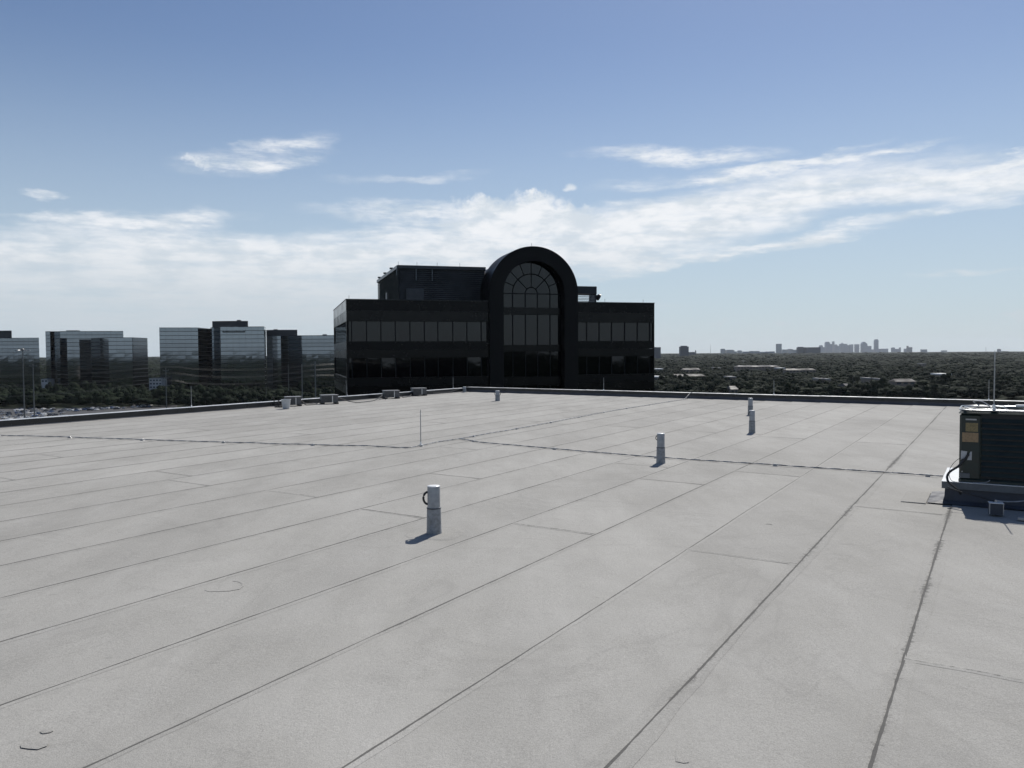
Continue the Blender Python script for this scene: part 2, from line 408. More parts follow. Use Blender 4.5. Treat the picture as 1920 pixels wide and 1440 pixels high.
# ------------------------------------------------------------------ mesh helpers
class MB:
    def __init__(self):
        self.v, self.f, self.mi, self.at = [], [], [], []
    def add(self, vs, fs, mi=0):
        o = len(self.v)
        self.v += [tuple(p) for p in vs]
        self.f += [tuple(i+o for i in f) for f in fs]
        self.mi += [mi]*len(fs)
        return self
    def box(self, x0, x1, y0, y1, z0, z1, mi=0, M=None):
        vs = [Vector(p) for p in ((x0,y0,z0),(x1,y0,z0),(x1,y1,z0),(x0,y1,z0),(x0,y0,z1),(x1,y0,z1),(x1,y1,z1),(x0,y1,z1))]
        if M: vs = [M @ p for p in vs]
        return self.add(vs, [(3,2,1,0),(4,5,6,7),(0,1,5,4),(1,2,6,5),(2,3,7,6),(3,0,4,7)], mi)
    def bbox(self, x0, x1, y0, y1, z0, z1, c=0.01, mi=0, M=None):
        """box with chamfered vertical and top edges"""
        def ring(i, z):
            return [(x0+i+c, y0+i, z), (x1-i-c, y0+i, z), (x1-i, y0+i+c, z), (x1-i, y1-i-c, z),
                    (x1-i-c, y1-i, z), (x0+i+c, y1-i, z), (x0+i, y1-i-c, z), (x0+i, y0+i+c, z)]
        vs = [Vector(p) for p in ring(0, z0) + ring(0, z1-c) + ring(c, z1)]
        if M: vs = [M @ p for p in vs]
        fs = [tuple(range(7, -1, -1)), tuple(range(16, 24))]
        for k in (0, 8):
            for i in range(8):
                j = (i+1) % 8
                fs.append((k+i, k+j, k+8+j, k+8+i))
        return self.add(vs, fs, mi)
    def prism(self, pts, z0, z1, mi=0):
        n = len(pts)
        vs = [(p[0], p[1], z0) for p in pts] + [(p[0], p[1], z1) for p in pts]
        fs = [tuple(range(n-1, -1, -1)), tuple(range(n, 2*n))]
        fs += [(i, (i+1) % n, n+(i+1) % n, n+i) for i in range(n)]
        return self.add(vs, fs, mi)
    def lathe(self, prof, n=24, c=(0, 0, 0), mi=0):
        vs, fs = [], []
        for r, z in prof:
            for i in range(n):
                a = 2*pi*i/n
                vs.append((c[0]+r*cos(a), c[1]+r*sin(a), c[2]+z))
        for k in range(len(prof)-1):
            for i in range(n):
                j = (i+1) % n
                fs.append((k*n+i, k*n+j, (k+1)*n+j, (k+1)*n+i))
        fs.append(tuple(range(n-1, -1, -1)))
        fs.append(tuple((len(prof)-1)*n+i for i in range(n)))
        return self.add(vs, fs, mi)
    def tube(self, pts, r, n=6, mi=0, closed=False):
        pts = [Vector(p) for p in pts]
        vs, fs = [], []
        m = len(pts)
        for k, p in enumerate(pts):
            if closed:
                d = pts[(k+1) % m] - pts[k-1]
            else:
                d = pts[min(k+1, m-1)] - pts[max(k-1, 0)]
            d.normalize()
            up = Vector((0, 0, 1)) if abs(d.z) < 0.95 else Vector((1, 0, 0))
            s = d.cross(up).normalized(); u = s.cross(d)
            rr = r[k] if isinstance(r, (list, tuple)) else r
            for i in range(n):
                a = 2*pi*i/n
                vs.append(p + s*cos(a)*rr + u*sin(a)*rr)
        for k in range(m if closed else m-1):
            for i in range(n):
                j = (i+1) % n; k2 = (k+1) % m
                fs.append((k*n+i, k*n+j, k2*n+j, k2*n+i))
        if not closed:
            fs.append(tuple(range(n-1, -1, -1)))
            fs.append(tuple((m-1)*n+i for i in range(n)))
        return self.add(vs, fs, mi)
    def mesh(self, name, mats, smooth=False):
        me = bpy.data.meshes.new(name)
        me.from_pydata(self.v, [], self.f)
        for m_ in (mats if isinstance(mats, (list, tuple)) else [mats]):
            me.materials.append(m_)
        me.polygons.foreach_set('material_index', self.mi)
        if smooth:
            me.polygons.foreach_set('use_smooth', [True]*len(self.f))
        me.update()
        return me
    def build(self, name, mats, parent=None, smooth=False, loc=None):
        o = bpy.data.objects.new(name, self.mesh(name, mats, smooth))
        COL.objects.link(o)
        if parent: o.parent = parent
        if loc is not None: o.location = loc
        return o

def smooth_by_angle(o, ang=40):
    me = o.data
    me.polygons.foreach_set('use_smooth', [True]*len(me.polygons))
    try:
        me.set_sharp_from_angle(angle=R(ang))
    except Exception:
        pass
    return o

def tag(o, label=None, cat=None, group=None, kind=None):
    if label: o['label'] = label
    if cat: o['category'] = cat
    if group: o['group'] = group
    if kind: o['kind'] = kind
    return o

def thing(name, label, cat, loc=(0, 0, 0), rz=0.0, group=None):
    o = bpy.data.objects.new(name, None); COL.objects.link(o)
    o.location = loc; o.rotation_euler = (0, 0, rz); o.empty_display_size = 0.2
    return tag(o, label, cat, group)

def dup(root, loc, rz=0.0, label=None, group=None):
    r = root.copy(); COL.objects.link(r); r.location = loc; r.rotation_euler = (0, 0, rz)
    if label: r['label'] = label
    if group: r['group'] = group
    for ch in list(root.children):
        c = ch.copy(); COL.objects.link(c); c.parent = r
        for g in list(ch.children):
            d = g.copy(); COL.objects.link(d); d.parent = c
    return r

# ------------------------------------------------------------------ ground, far and wide
GZ = -38.0
def sstep(a, b, x):
    x = max(0.0, min(1.0, (x-a)/(b-a))); return x*x*(3-2*x)
def gz(r):
    return GZ + 13.0*sstep(1300, 6500, r)
mb = MB()
rads = [0] + [60*1.11**i for i in range(57)]
rads = [r for r in rads if r < 22000] + [22000]
NS = 96
vs = [(0, 0, GZ)]
for r in rads[1:]:
    for i in range(NS):
        a = 2*pi*i/NS; vs.append((r*cos(a), r*sin(a), gz(r)))
fs = [(0, 1+i, 1+(i+1) % NS) for i in range(NS)]
for k in range(len(rads)-2):
    for i in range(NS):
        j = (i+1) % NS
        fs.append((1+k*NS+i, 1+(k+1)*NS+i, 1+(k+1)*NS+j, 1+k*NS+j))
mb.add(vs, fs)
tag(mb.build('ground', m_ground), kind='structure')

# ------------------------------------------------------------------ the roof we stand on
TH = R(31.5)
U = Vector((sin(TH), cos(TH), 0)); N = Vector((cos(TH), -sin(TH), 0))
def RF(p, a, z=0.0):
    return N*p + U*a + Vector((0, 0, z))
def pa(P):
    return P.dot(N), P.dot(U)
P_LEFT = -20.25
cP, cA = pa(G(866, 734.3))
rP, rA = pa(G(1790, 762.0))
slope = (rA-cA)/(rP-cP)
def amax(p):
    return cA + slope*(p-P_LEFT)
cA = cA + slope*(P_LEFT-cP); cP = P_LEFT
A_BACK, P_RIGHT = -16.0, 26.0
corner = [(P_LEFT, A_BACK), (P_RIGHT, A_BACK), (P_RIGHT, amax(P_RIGHT)), (P_LEFT, amax(P_LEFT))]
mb = MB(); mb.prism([RF(*c)[:2] for c in corner], -0.35, -0.012)
roof = tag(mb.build('roof', m_mem), kind='structure')
oc = [(P_LEFT-.34, A_BACK-.34), (P_RIGHT+.34, A_BACK-.34), (P_RIGHT+.34, amax(P_RIGHT+.34)+.34), (P_LEFT-.34, amax(P_LEFT-.34)+.34)]
mb = MB(); mb.prism([RF(*c)[:2] for c in oc], GZ, -0.352)
tag(mb.build('office_wall', m_gran), kind='structure')

SP, S0 = 0.921, -0.42
def wob(k, a):
    return 0.007*mnoise.noise(Vector((a*0.35, k*7.3, 1.0))) + 0.0025*mnoise.noise(Vector((a*0.9, k*3.1, 5.0)))
def bow(k, a):
    return 0.0
# end laps read from the photograph, others follow the same staggering
laps_px = [(1400, 1045), (1050, 993), (1664, 832), (1630, 788), (1472, 821), (1483, 783), (1295, 809), (1000, 790),
           (1185, 801), (1120, 765), (990, 761), (795, 779), (1290, 876+30)]
fixed = {}
for x_, y_ in laps_px:
    p_, a_ = pa(G(x_, y_))
    k_ = math.floor((p_-S0)/SP)
    fixed.setdefault(k_, []).append(a_)
kmin = math.floor((P_LEFT-S0)/SP); kmax = 14
for k in range(kmin, kmax):
    p0 = S0+SP*k; p1 = p0+SP
    p0c = max(p0, P_LEFT)
    if p1 <= P_LEFT+.02: continue
    aend = max(amax(p0c), amax(p1))
    if k in fixed:
        st = sorted(fixed[k])
        cuts = list(st)
        a = st[0]
        while a - 10.0 > A_BACK: a -= 10.0; cuts.insert(0, a)
        a = st[-1]
        while a + 10.0 < aend: a += 10.0; cuts.append(a)
    else:
        off = (k*3.7) % 10 + rnd.uniform(-1.2, 1.2)
        cuts = []
        a = A_BACK + off
        while a < aend: cuts.append(a); a += 10.0
    cuts = [A_BACK] + [c for c in cuts if A_BACK+1 < c < aend-0.8] + [None]
    for i in range(len(cuts)-1):
        a0 = cuts[i]; last = cuts[i+1] is None
        vs, fs = [], []
        amx = lambda p: (amax(p) if last else cuts[i+1]-0.004)
        n = max(4, int((amx(p0c)-a0)/0.5))
        zb = 0.0
        for q in range(n+1):
            for w in range(4):
                fr = w/3
                p = p0c + (p1+0.05-p0c)*fr
                aa = a0 + (amx(p)-a0)*q/n
                pw = p + wob(k if w == 0 else (k+1), aa)*(1 if w in (0, 3) else 0)
                if p0 < P_LEFT and w == 0: pw = p
                ba = 0.012*mnoise.noise(Vector((p*4, a0*3.3, 2.0))) if q == 0 else 0
                z = 0.0065*(1-(p-p0)/SP) if p <= p1 else -0.003
                # lifted lap edge at the near end
                z += 0.002 if q == 0 and i > 0 else 0
                vs.append(RF(pw, aa+ba, z))
        nb = len(vs)
        vs += [v - Vector((0, 0, 0.016)) for v in vs]
        for q in range(n):
            for w in range(3):
                s = q*4+w
                fs.append((s, s+1, s+5, s+4))
            fs.append((q*4, q*4+4, nb+q*4+4, nb+q*4))
        for w in range(3):
            fs.append((w+1, w, nb+w, nb+w+1))
        o = MB().add(vs, fs).build('membrane_sheet', m_mem, roof)
        # thin bitumen line at the end lap
        if i > 0:
            rv, rf, at_ = [], [], []
            m_ = 14
            wd = rnd.choice((0.018, 0.024, 0.034)); dk = rnd.uniform(.62, .95)
            for q in range(m_+1):
                p = p0c + (p1-p0c)*q/m_
                ba = 0.012*mnoise.noise(Vector((p*4, a0*3.3, 2.0))) - 0.01
                for w in range(5):
                    fr = w/4
                    z = 0.0065*(1-(p-p0)/SP) + (.0012, .0022, .0036, .0032, .0026)[w]
                    rv.append(RF(p, a0+ba+(fr-.5)*wd*2, z))
                    at_.append((0, .55, 1.15, .55, 0)[w]*dk)
            for q in range(m_):
                for w in range(4):
                    s = q*5+w; rf.append((s, s+5, s+6, s+1))
            bo = MB().add(rv, rf).build('lap_bitumen', m_seam, roof)
            a_ = bo.data.attributes.new('bleed', 'FLOAT', 'POINT'); a_.data.foreach_set('value', at_)
    # seam line along the strip's left lap
    if p0 > P_LEFT:
        rv, rf, at_ = [], [], []
        ae = amax(p0); n = int((ae-A_BACK)/(0.045 if k >= -7 else 0.12))
        wide = {0: .036, -1: .034, -2: .018, 1: .030, -3: .016}.get(k, rnd.uniform(.014, .022))
        core = {0: .0060, -1: .0060, 1: .005, -2: .0045}.get(k, min(.0150, .0044+.00062*abs(k)))
        for q in range(n+1):
            a = A_BACK + (ae-A_BACK)*q/n
            lw = wide*(1.0 + .55*mnoise.noise(Vector((a*.5, k*2.7, 9)))) + .004*mnoise.noise(Vector((a*3.2, k, 4)))
            dk = 0.97 + .32*mnoise.noise(Vector((a*.33, k*5.1, 7)))
            c = p0 + wob(k, a) + .0028*mnoise.noise(Vector((a*3.7, k*1.3, 21))) + .0016*mnoise.noise(Vector((a*13, k*1.3, 22)))
            fz = (1.32 if k in (-1, 0, 1) else 1.0)*(1.0+.55*mnoise.noise(Vector((a*.9, k*4.4, 31))))
            cr = core*(1+.6*mnoise.noise(Vector((a*1.3, k*1.9, 12)))+.45*mnoise.noise(Vector((a*9, k*1.9, 14))))
            for w, (off, zz) in enumerate(((-lw*2.0, .0014), (-lw*.8-cr, .0016), (-cr*1.35, .0024), (-cr, .0080), (cr, .0084), (cr*1.3, .0080), (lw*.8+cr, .0077), (lw*2.0+cr, .0072))):
                rv.append(RF(c + off - 0.0015, a, zz))
                at_.append((0, .38*fz, .52*fz, 1.35, 1.35, .52*fz, .38*fz, 0)[w]*dk)
        for q in range(n):
            for w in range(7):
                s = q*8+w; rf.append((s, s+1, s+9, s+8))
        bo = MB().add(rv, rf).build('seam_bitumen', m_seam, roof)
        a_ = bo.data.attributes.new('bleed', 'FLOAT', 'POINT'); a_.data.foreach_set('value', at_)

def scuff(pxs, wd, dk):
    rv, rf, at_ = [], [], []
    P = [G(*p) for p in pxs]
    for i, p in enumerate(P):
        d = (P[min(i+1, len(P)-1)]-P[max(i-1, 0)]).normalized(); nn = Vector((-d.y, d.x, 0))
        e = 1.0 if 0 < i < len(P)-1 else .3
        for w in range(5):
            rv.append(p + nn*(w-2)/2*wd*e + Vector((0, 0, .0076 if w not in (0, 4) else .0068)))
            at_.append((0, .38, .66, .38, 0)[w]*dk*e)
    for i in range(len(P)-1):
        for w in range(4):
            q = i*5+w; rf.append((q, q+5, q+6, q+1))
    o = MB().add(rv, rf).build('scuff_mark', m_seam, roof)
    a_ = o.data.attributes.new('bleed', 'FLOAT', 'POINT'); a_.data.foreach_set('value', at_)
scuff([(40, 1398), (50, 1397), (65, 1399), (80, 1400), (90, 1399)], .035, .95)
scuff([(76, 1374), (88, 1372), (98, 1374)], .03, .75)
scuff([(384, 1108), (392, 1110), (410, 1110), (430, 1109), (447, 1106), (455, 1100), (455, 1095), (448, 1092), (436, 1091)], .010, .95)
scuff([(1268, 1408), (1269, 1420), (1270, 1430), (1282, 1432), (1292, 1432)], .008, 1.1)
scuff([(1436, 984), (1442, 983), (1448, 985)], .014, 1.0)


# raised patches of membrane
def patch(px, py, w, l, label, rot=0.0, z=0.013):
    c = G(px, py)
    mb = MB(); mb.bbox(-w/2, w/2, -l/2, l/2, 0, 0.012, 0.006)
    o = mb.build('membrane_patch', m_mem, roof, loc=(c.x, c.y, z)); o.rotation_euler = (0, 0, -TH+rot)
    return o

# ------------------------------------------------------------------ parapets
def parapet(name, label, A, B, inward, h=0.205, fas=0.085, face_in=True):
    """A,B ends of the inner base line; inward = unit vector towards the roof"""
    d = (B-A).normalized(); L = (B-A).length
    root = thing(name, label, 'parapet', A, atan2(d.y, d.x))
    s = 1 if Vector((-d.y, d.x, 0)).dot(inward) < 0 else -1    # local +y = outward if s == 1
    def Y(a, b): return (min(a*s, b*s), max(a*s, b*s))
    y0, y1 = Y(0.03, 0.30)
    mb = MB(); mb.box(0, L, y0, y1, -0.35, h-0.012); mb.build('parapet_core', m_blackmetal, root)
    # canted base flashing: lengths with laps
    x = 0.0; i = 0
    while x < L-0.05:
        x1 = min(L, x+2.96)
        hh = h-fas
        e = 0.0015*(i % 2)
        pts = [(x, (-0.05-e)*s, 0.006), (x1, (-0.05-e)*s, 0.006), (x1, (0.0-e)*s, 0.055), (x, (0.0-e)*s, 0.055),
               (x1, (0.012-e)*s, hh), (x, (0.012-e)*s, hh), (x1, .028*s, hh), (x, .028*s, hh), (x1, .028*s, 0.0), (x, .028*s, 0.0)]
        fs = [(0, 1, 2, 3), (3, 2, 4, 5), (5, 4, 6, 7), (0, 3, 5, 7, 9), (1, 8, 6, 4, 2)]
        MB().add(pts, fs).build('base_flashing_length', m_slope, root)
        x = x1-0.02 if x1 < L else L; i += 1
    x = 0.0
    while x < L-0.05:
        x1 = min(L, x+3.05)
        ya, yb = Y(-0.022, 0.335)
        j1, j2 = rnd.uniform(-.002, .002), rnd.uniform(-.002, .003)
        mb = MB()
        mb.box(x+.003, x1-.003, ya, yb, h-0.008+j1, h+0.004+j1, 0)
        f0, f1 = Y(-0.024, -0.018)
        mb.box(x+.003, x1-.003, f0, f1, h-fas, h+0.0025+j1, 1)
        g0, g1 = Y(0.331, 0.337)
        mb.box(x+.003, x1-.003, g0, g1, h-fas-.03, h+0.0025+j1, 1)
        mb.build('coping_length', [m_coping, m_blackmetal], root)
        ra, rb = Y(-0.027, 0.340)
        mb = MB(); mb.box(x1-.055, x1+.055, ra, rb, h+.001, h+0.0095+j2, 0)
        if x1 < L: mb.build('coping_joint_cover', m_clip if rnd.random() < .4 else m_coping, root)
        x = x1
    return root
CORN = RF(P_LEFT, cA)
parapet('parapet', 'low parapet with pale coping along the left roof edge, above the car park',
        RF(P_LEFT, A_BACK), CORN, N, h=0.165, fas=0.155)
fe = RF(P_RIGHT, amax(P_RIGHT)) - CORN
nin = Vector((fe.y, -fe.x, 0)).normalized()
if nin.dot(U) > 0: nin = -nin
parapet('parapet', 'low black parapet along the far roof edge, below the arched building',
        CORN, RF(P_RIGHT, amax(P_RIGHT)), nin)

# ------------------------------------------------------------------ vent pipes
def vent(px, py, h, r, label, handles=(), sleeve=.55, flange=.27, group='grey vent pipes standing on the roof'):
    c = G(px, py)
    t = thing('vent_pipe', label, 'vent pipe', (c.x, c.y, .005), rnd.uniform(-.2, .2), group)
    mb = MB(); rs = r*1.10
    hs = h*sleeve
    mb.lathe([(rs*1.13, .0), (rs*1.06, .03), (rs*1.03, hs*.5), (rs, hs-.012), (rs*.985, hs)], 28)
    smooth_by_angle(mb.build('sleeve', m_sleeve, t))
    mb = MB(); mb.tube([(rs*1.0*cos(2*pi*i/28), rs*1.0*sin(2*pi*i/28), hs-.006) for i in range(28)], .004, 6, closed=True)
    mb.build('clamp_band', m_blackmetal, t)
    mb = MB(); mb.lathe([(r, hs-.05), (r, h-.012), (r*.97, h-.004)], 28)
    pipe_o = smooth_by_angle(mb.build('pipe', m_pipe, t))
    mb = MB(); mb.lathe([(r*1.01, h-.006), (r*1.015, h-.001), (r*.985, h+.002), (r*.5, h+.004)], 28)
    smooth_by_angle(mb.build('cap', m_capw, pipe_o), 60)
    mb = MB()
    nn = 26
    vs = []
    for k in range(nn):
        a = 2*pi*k/nn
        q = flange/max(abs(cos(a)), abs(sin(a)))*.96
        q = min(q, flange*1.14)*(1+.05*mnoise.noise(Vector((cos(a)*2, sin(a)*2, px*.1))))
        vs.append((q*cos(a), q*sin(a), 0))
    mb.add([(x, y, -.004) for x, y, z in vs] + [(x*.86, y*.86, .0032) for x, y, z in vs],
           [(k, (k+1) % nn, nn+(k+1) % nn, nn+k) for k in range(nn)] + [tuple(range(nn, 2*nn))])
    f = mb.build('flange_patch', m_mem, t); f.rotation_euler = (0, 0, -TH*.8)
    for a, big in handles:
        mb = MB()
        R0 = .052*big
        pts = []
        for q in range(15):
            th = -1.45 + 2.9*q/14
            pts.append(((r-.012+cos(th)*R0*.95)*cos(a), (r-.012+cos(th)*R0*.95)*sin(a), h-.115*big+sin(th)*R0*1.15))
        mb.tube(pts, .0105*big, 8)
        smooth_by_angle(mb.build('handle', m_blk, t))
    return t
vent(814, 1001, .452, .060, 'nearest vent pipe, with a black ring handle on its left side', [(pi*.98, 1.0)])
vent(1239, 869.5, .46, .058, 'vent pipe standing just in front of the cable that runs to the air conditioner', [(pi, .6)])
vent(1410, 812.5, .475, .057, 'nearer vent pipe of the close pair towards the right', [(pi, .6)])
vent(1407, 778.5, .455, .060, 'farther vent pipe of the close pair towards the right, near the parapet', [])
vent(933, 752.0, .365, .075, 'squat vent pipe with a wire loop on either side, below the arched building', [(pi, .9), (0, .9)], flange=.4)
vent(871, 735.6, .24, .07, 'smallest vent pipe, in the far corner of the parapets', [(pi, .6)], flange=.2)

# ------------------------------------------------------------------ lightning conductor
def cable_pts(pxs, z=0.024, step=0.25, jit=0.012):
    w = [G(x, y, z) for x, y in pxs]
    out = []
    for a, b_ in zip(w[:-1], w[1:]):
        L = (b_-a).length; n = max(1, int(L/step))
        for q in range(n):
            out.append(a.lerp(b_, q/n))
    out.append(w[-1])
    res = []
    for i, p in enumerate(out):
        e = jit*(mnoise.noise(Vector((i*.33, p.x, 3)))*2)
        zz = z + .006*mnoise.noise(Vector((i*.5, 3, p.y)))
        res.append(Vector((p.x+e, p.y+e, zz)))
    return res
def cable(pts, label, name='lightning_cable', r=.0085, clip_step=7):
    root = thing(name, label, 'cable', (pts[0].x, pts[0].y, 0), 0, 'lightning conductor cables laid across the roof')
    base = Vector((pts[0].x, pts[0].y, 0))
    q = [p-base for p in pts]
    # braid: two strands twisted round each other
    dense = []
    for a, b_ in zip(q[:-1], q[1:]):
        for s in range(3): dense.append(a.lerp(b_, s/3))
    dense.append(q[-1])
    for s in (0, 1):
        mb = MB(); pts2 = []
        for i, p in enumerate(dense):
            a = i*1.1 + s*pi
            pts2.append(p + Vector((0, cos(a)*r*.55, sin(a)*r*.55)))
        mb.tube(pts2, r*.75, 6)
        mb.build('strand', m_alu, root)
    for i in range(2, len(q)-1, clip_step):
        p = q[i]
        d = (q[i+1]-q[i-1]).normalized()
        M = Matrix.Translation(p - Vector((0, 0, .002))) @ Matrix.Rotation(atan2(d.y, d.x), 4, 'Z')
        mb = MB(); mb.bbox(-.028, .028, -.016, .016, -.016, .016, .005, M=M)
        mb.bbox(-.035, .035, -.03, .03, -.020, -.012, .003, M=M)
        mb.build('cable_clip', m_galv, root)
    return root
cable(cable_pts([(-40, 815), (150, 820), (330, 826), (560, 833), (690, 836), (750, 839)]),
      'stretch of twisted cable from the left edge of the picture to the standing rod')
cable(cable_pts([(750, 839), (770, 838.5), (790, 835), (822, 828), (862, 822)], jit=.006), 'short pale stretch of cable between the standing rod and the fork')
cc = cable_pts([(862, 822), (1000, 798), (1150, 769.5), (1283, 748.5)])
top = G(1318, 737)
dirn = (cc[-1]-cc[-3]).normalized()
e1_ = cc[-1] + dirn*.16; e1_.z = .05
hit = 1e9
e2_ = e1_ + dirn*.4; e2_.z = .19
e3_ = e2_ + dirn*.10; e3_.z = .222
cable(cc + [e1_, e1_.lerp(e2_, .5), e2_, e3_, e3_ + dirn*.25],
      'stretch of cable running from the fork up and over the far parapet')
cable(cable_pts([(862, 822), (900, 829), (1040, 841), (1230, 857), (1420, 869), (1600, 881), (1740, 890.5), (1768, 892)]),
      'stretch of cable from the fork to the curb of the air conditioner')

def rod(P, h, label, name='lightning_rod', r=.008, lean=0.0):
    t = thing(name, label, 'rod', P, 0, 'lightning rods on the roof')
    mb = MB(); mb.tube([(0, 0, 0), (lean*.5, 0, h*.5), (lean, 0, h-.03), (lean, 0, h)], [r, r*.95, r*.8, r*.15], 8)
    mb.build('rod', m_galv, t)
    mb = MB(); mb.lathe([(.035, 0), (.035, .008), (.016, .012), (.014, .05), (.009, .055)], 12)
    mb.build('rod_base', m_clip, t)
    return t
rod(G(789, 835.0) + Vector((0, 0, .013)), .66, 'rod standing alone on the open roof beside the cable', r=.0095)
def on_left_parapet(px):
    # intersection of column px with the parapet line, on top of the coping
    d = ray(px, 760); d = Vector((d.x, d.y, 0)).normalized()
    s = (P_LEFT-.16)/d.dot(N)
    return d*s + Vector((0, 0, .170))
def on_far_parapet(px):
    d = ray(px, 740); d = Vector((d.x, d.y, 0)).normalized()
    c = CORN - nin*.16
    s = c.dot(nin)/d.dot(nin)
    return d*s + Vector((0, 0, .210))
for px, h, w in ((359, .62, 'on the left parapet, farthest to the left'), (651, .60, 'on the left parapet below the corner of the arched building'),
                 (850, .52, 'on the left parapet next to the far corner')):
    rod(on_left_parapet(px), h, 'thin rod standing '+w, lean=-.03 if px == 651 else 0)
for px, h, w in ((1132, .52, 'on the far parapet, in front of the dark facade'), (1451, .53, 'on the far parapet, left of the distant skyline towers'),
                 (1854, .62, 'on the far parapet behind the air conditioner')):
    rod(on_far_parapet(px), h, 'thin rod standing '+w)

# ------------------------------------------------------------------ condenser boxes along the left parapet
def small_unit(px, py, w, d, h, label):
    c = G(px, py)
    t = thing('equipment_box', label, 'equipment box', (c.x, c.y, .012), -TH+.95, 'grey equipment boxes along the left parapet')
    mb = MB(); mb.bbox(-w/2, w/2, -d/2, d/2, .045, h-.02, .012); mb.build('cabinet', m_boxg, t)
    mb = MB(); mb.bbox(-w/2-.012, w/2+.012, -d/2-.012, d/2+.012, h-.019, h, .008); mb.build('lid', m_boxtop, t)
    mb = MB(); mb.box(w*.14, w*.14+.02, -d/2-.006, -d/2-.002, .05, h-.03); mb.build('strap', m_clip, t)
    for s in (-1, 1):
        mb = MB(); mb.box(s*w*.42-.05, s*w*.42+.05, -d/2-.07, d/2+.05, 0, .044); mb.build('support_block', m_wood, t)
    mb = MB()
    for k in range(7):
        z = .075+k*(h-.13)/7
        mb.box(-w*.46, w*.08, -d/2-.005, -d/2-.001, z, z+.008)
    mb.build('louvre_panel', m_blackmetal, t)
    return c
u1 = small_unit(549, 761.5, .50, .36, .31, 'grey box behind the pale bucket, leftmost along the parapet')
u2 = small_unit(617, 757.5, .56, .36, .31, 'grey box second from the left along the parapet, largest in view')
u3 = small_unit(733, 747.5, .58, .36, .31, 'grey box third from the left along the parapet')
u4 = small_unit(785, 742.0, .56, .36, .31, 'grey box farthest along the parapet, nearest the corner')
c = G(536.5, 766.5)
t = thing('bucket', 'pale bucket standing in front of the leftmost grey box', 'bucket', (c.x, c.y, .012))
mb = MB(); mb.lathe([(.105, 0), (.145, .27), (.152, .275), (.152, .29), (.14, .29), (.10, .02)], 20); smooth_by_angle(mb.build('bucket_body', m_bucket, t))
mb = MB(); mb.tube([(.15*cos(a), .02*sin(a), .27-.11*sin(a)) for a in [pi*k/10 for k in range(11)]], .004, 5); mb.build('bail', m_blk, t)
# tangle of pipe ends left of the first box
c = G(525, 764)
t = thing('pipe_tangle', 'black tangle of refrigerant lines left of the pale bucket', 'pipes', (c.x, c.y, .012))
for k in range(6):
    a = rnd.uniform(0, 6.28)
    pts = [Vector((rnd.uniform(-.12, .12), rnd.uniform(-.1, .1), .02)) ]
    for q in range(5):
        pts.append(pts[-1] + Vector((rnd.uniform(-.08, .08), rnd.uniform(-.06, .06), rnd.uniform(-.02, .10))))
        pts[-1].z = max(.02, pts[-1].z)
    MB().tube(pts, rnd.uniform(.010, .018), 6).build('pipe_end', m_blk, t)
mb = MB(); mb.box(-.14, .14, -.12, .12, 0, .03); mb.build('support_block', m_wood, t)
def droop(A, B, z0, z1, sag, label, r=.014, side=Vector((0, 0, 0))):
    pts = []
    for q in range(17):
        f = q/16
        p = A.lerp(B, f)
        s = 4*f*(1-f)
        p = p + side*s; p.z = max(.028, z0+(z1-z0)*f - s*sag)
        pts.append(p)
    o = MB().tube(pts, r, 7).build('refrigerant_hose', m_blk)
    return tag(o, label, 'hose', 'black hoses between the equipment boxes')
S_ = -N*0 + Vector((0.15, -.55, 0))
droop(u1+Vector((.25, .1, 0)), u2+Vector((-.25, .1, 0)), .2, .2, .22, 'black hose looping between the first and second grey boxes', side=Vector((.05, -.35, 0)))
droop(u2+Vector((.25, .1, 0)), u3+Vector((-.25, .1, 0)), .22, .22, .22, 'long black hose between the second and third grey boxes', side=Vector((.3, -.9, 0)))
droop(u3+Vector((.25, .1, 0)), u4+Vector((-.25, .1, 0)), .22, .22, .25, 'short black hose between the third and fourth grey boxes', side=Vector((.1, -.3, 0)))
droop(u1+Vector((.2, .15, 0)), u2+Vector((-.5, .9, 0)), .2, .16, .15, 'thinner black hose rising to the parapet between the first two boxes', r=.010, side=Vector((.0, -.1, 0)))
droop(u2+Vector((1.6, 1.9, 0)), u3+Vector((-.3, .15, 0)), .16, .2, .12, 'thinner black hose rising to the parapet beside the third box', r=.010, side=Vector((.1, -.1, 0)))
droop(u4+Vector((.3, .1, 0)), u4+Vector((1.5, 2.3, 0)), .2, .17, .12, 'thin black hose from the farthest box towards the corner', r=.010)

# ------------------------------------------------------------------ air conditioner on its curb
c0 = G(1769.5, 944.0)                       # near left foot of the curb
CURB = thing('equipment_curb', 'dark flashed curb with a bright metal cap under the air conditioner', 'curb', (c0.x, c0.y, .011), -TH)
cw, cd, ch = 1.55, 1.15, .238
mb = MB()
mb.add([(0, 0, 0), (cw, 0, 0), (cw, cd, 0), (0, cd, 0), (.012, .012, ch-.03), (cw-.012, .012, ch-.03), (cw-.012, cd-.012, ch-.03), (.012, cd-.012, ch-.03)],
       [(0, 1, 5, 4), (1, 2, 6, 5), (2, 3, 7, 6), (3, 0, 4, 7)])
mb.build('curb_wall', m_curb, CURB)
mb = MB(); mb.box(-.022, cw+.02, -.022, -.018, ch-.075, ch-.001); mb.box(-.022, -.018, -.018, cd+.02, ch-.075, ch-.001)
mb.box(-.018, cw+.02, cd+.016, cd+.02, ch-.075, ch-.001)
mb.build('flange', m_curbf, CURB)
mb = MB(); mb.box(-.024, cw+.022, -.024, cd+.022, ch, ch+.004); mb.build('metal_cap', m_sheet, CURB)
mb = MB(); mb.add([(-.16, -.10, .004), (cw, -.10, .004), (cw, -.001, .03), (-.001, -.001, .03), (-.001, cd*.6, .03), (-.16, cd*.6, .004)],
                  [(0, 1, 2, 3), (0, 3, 4, 5)])
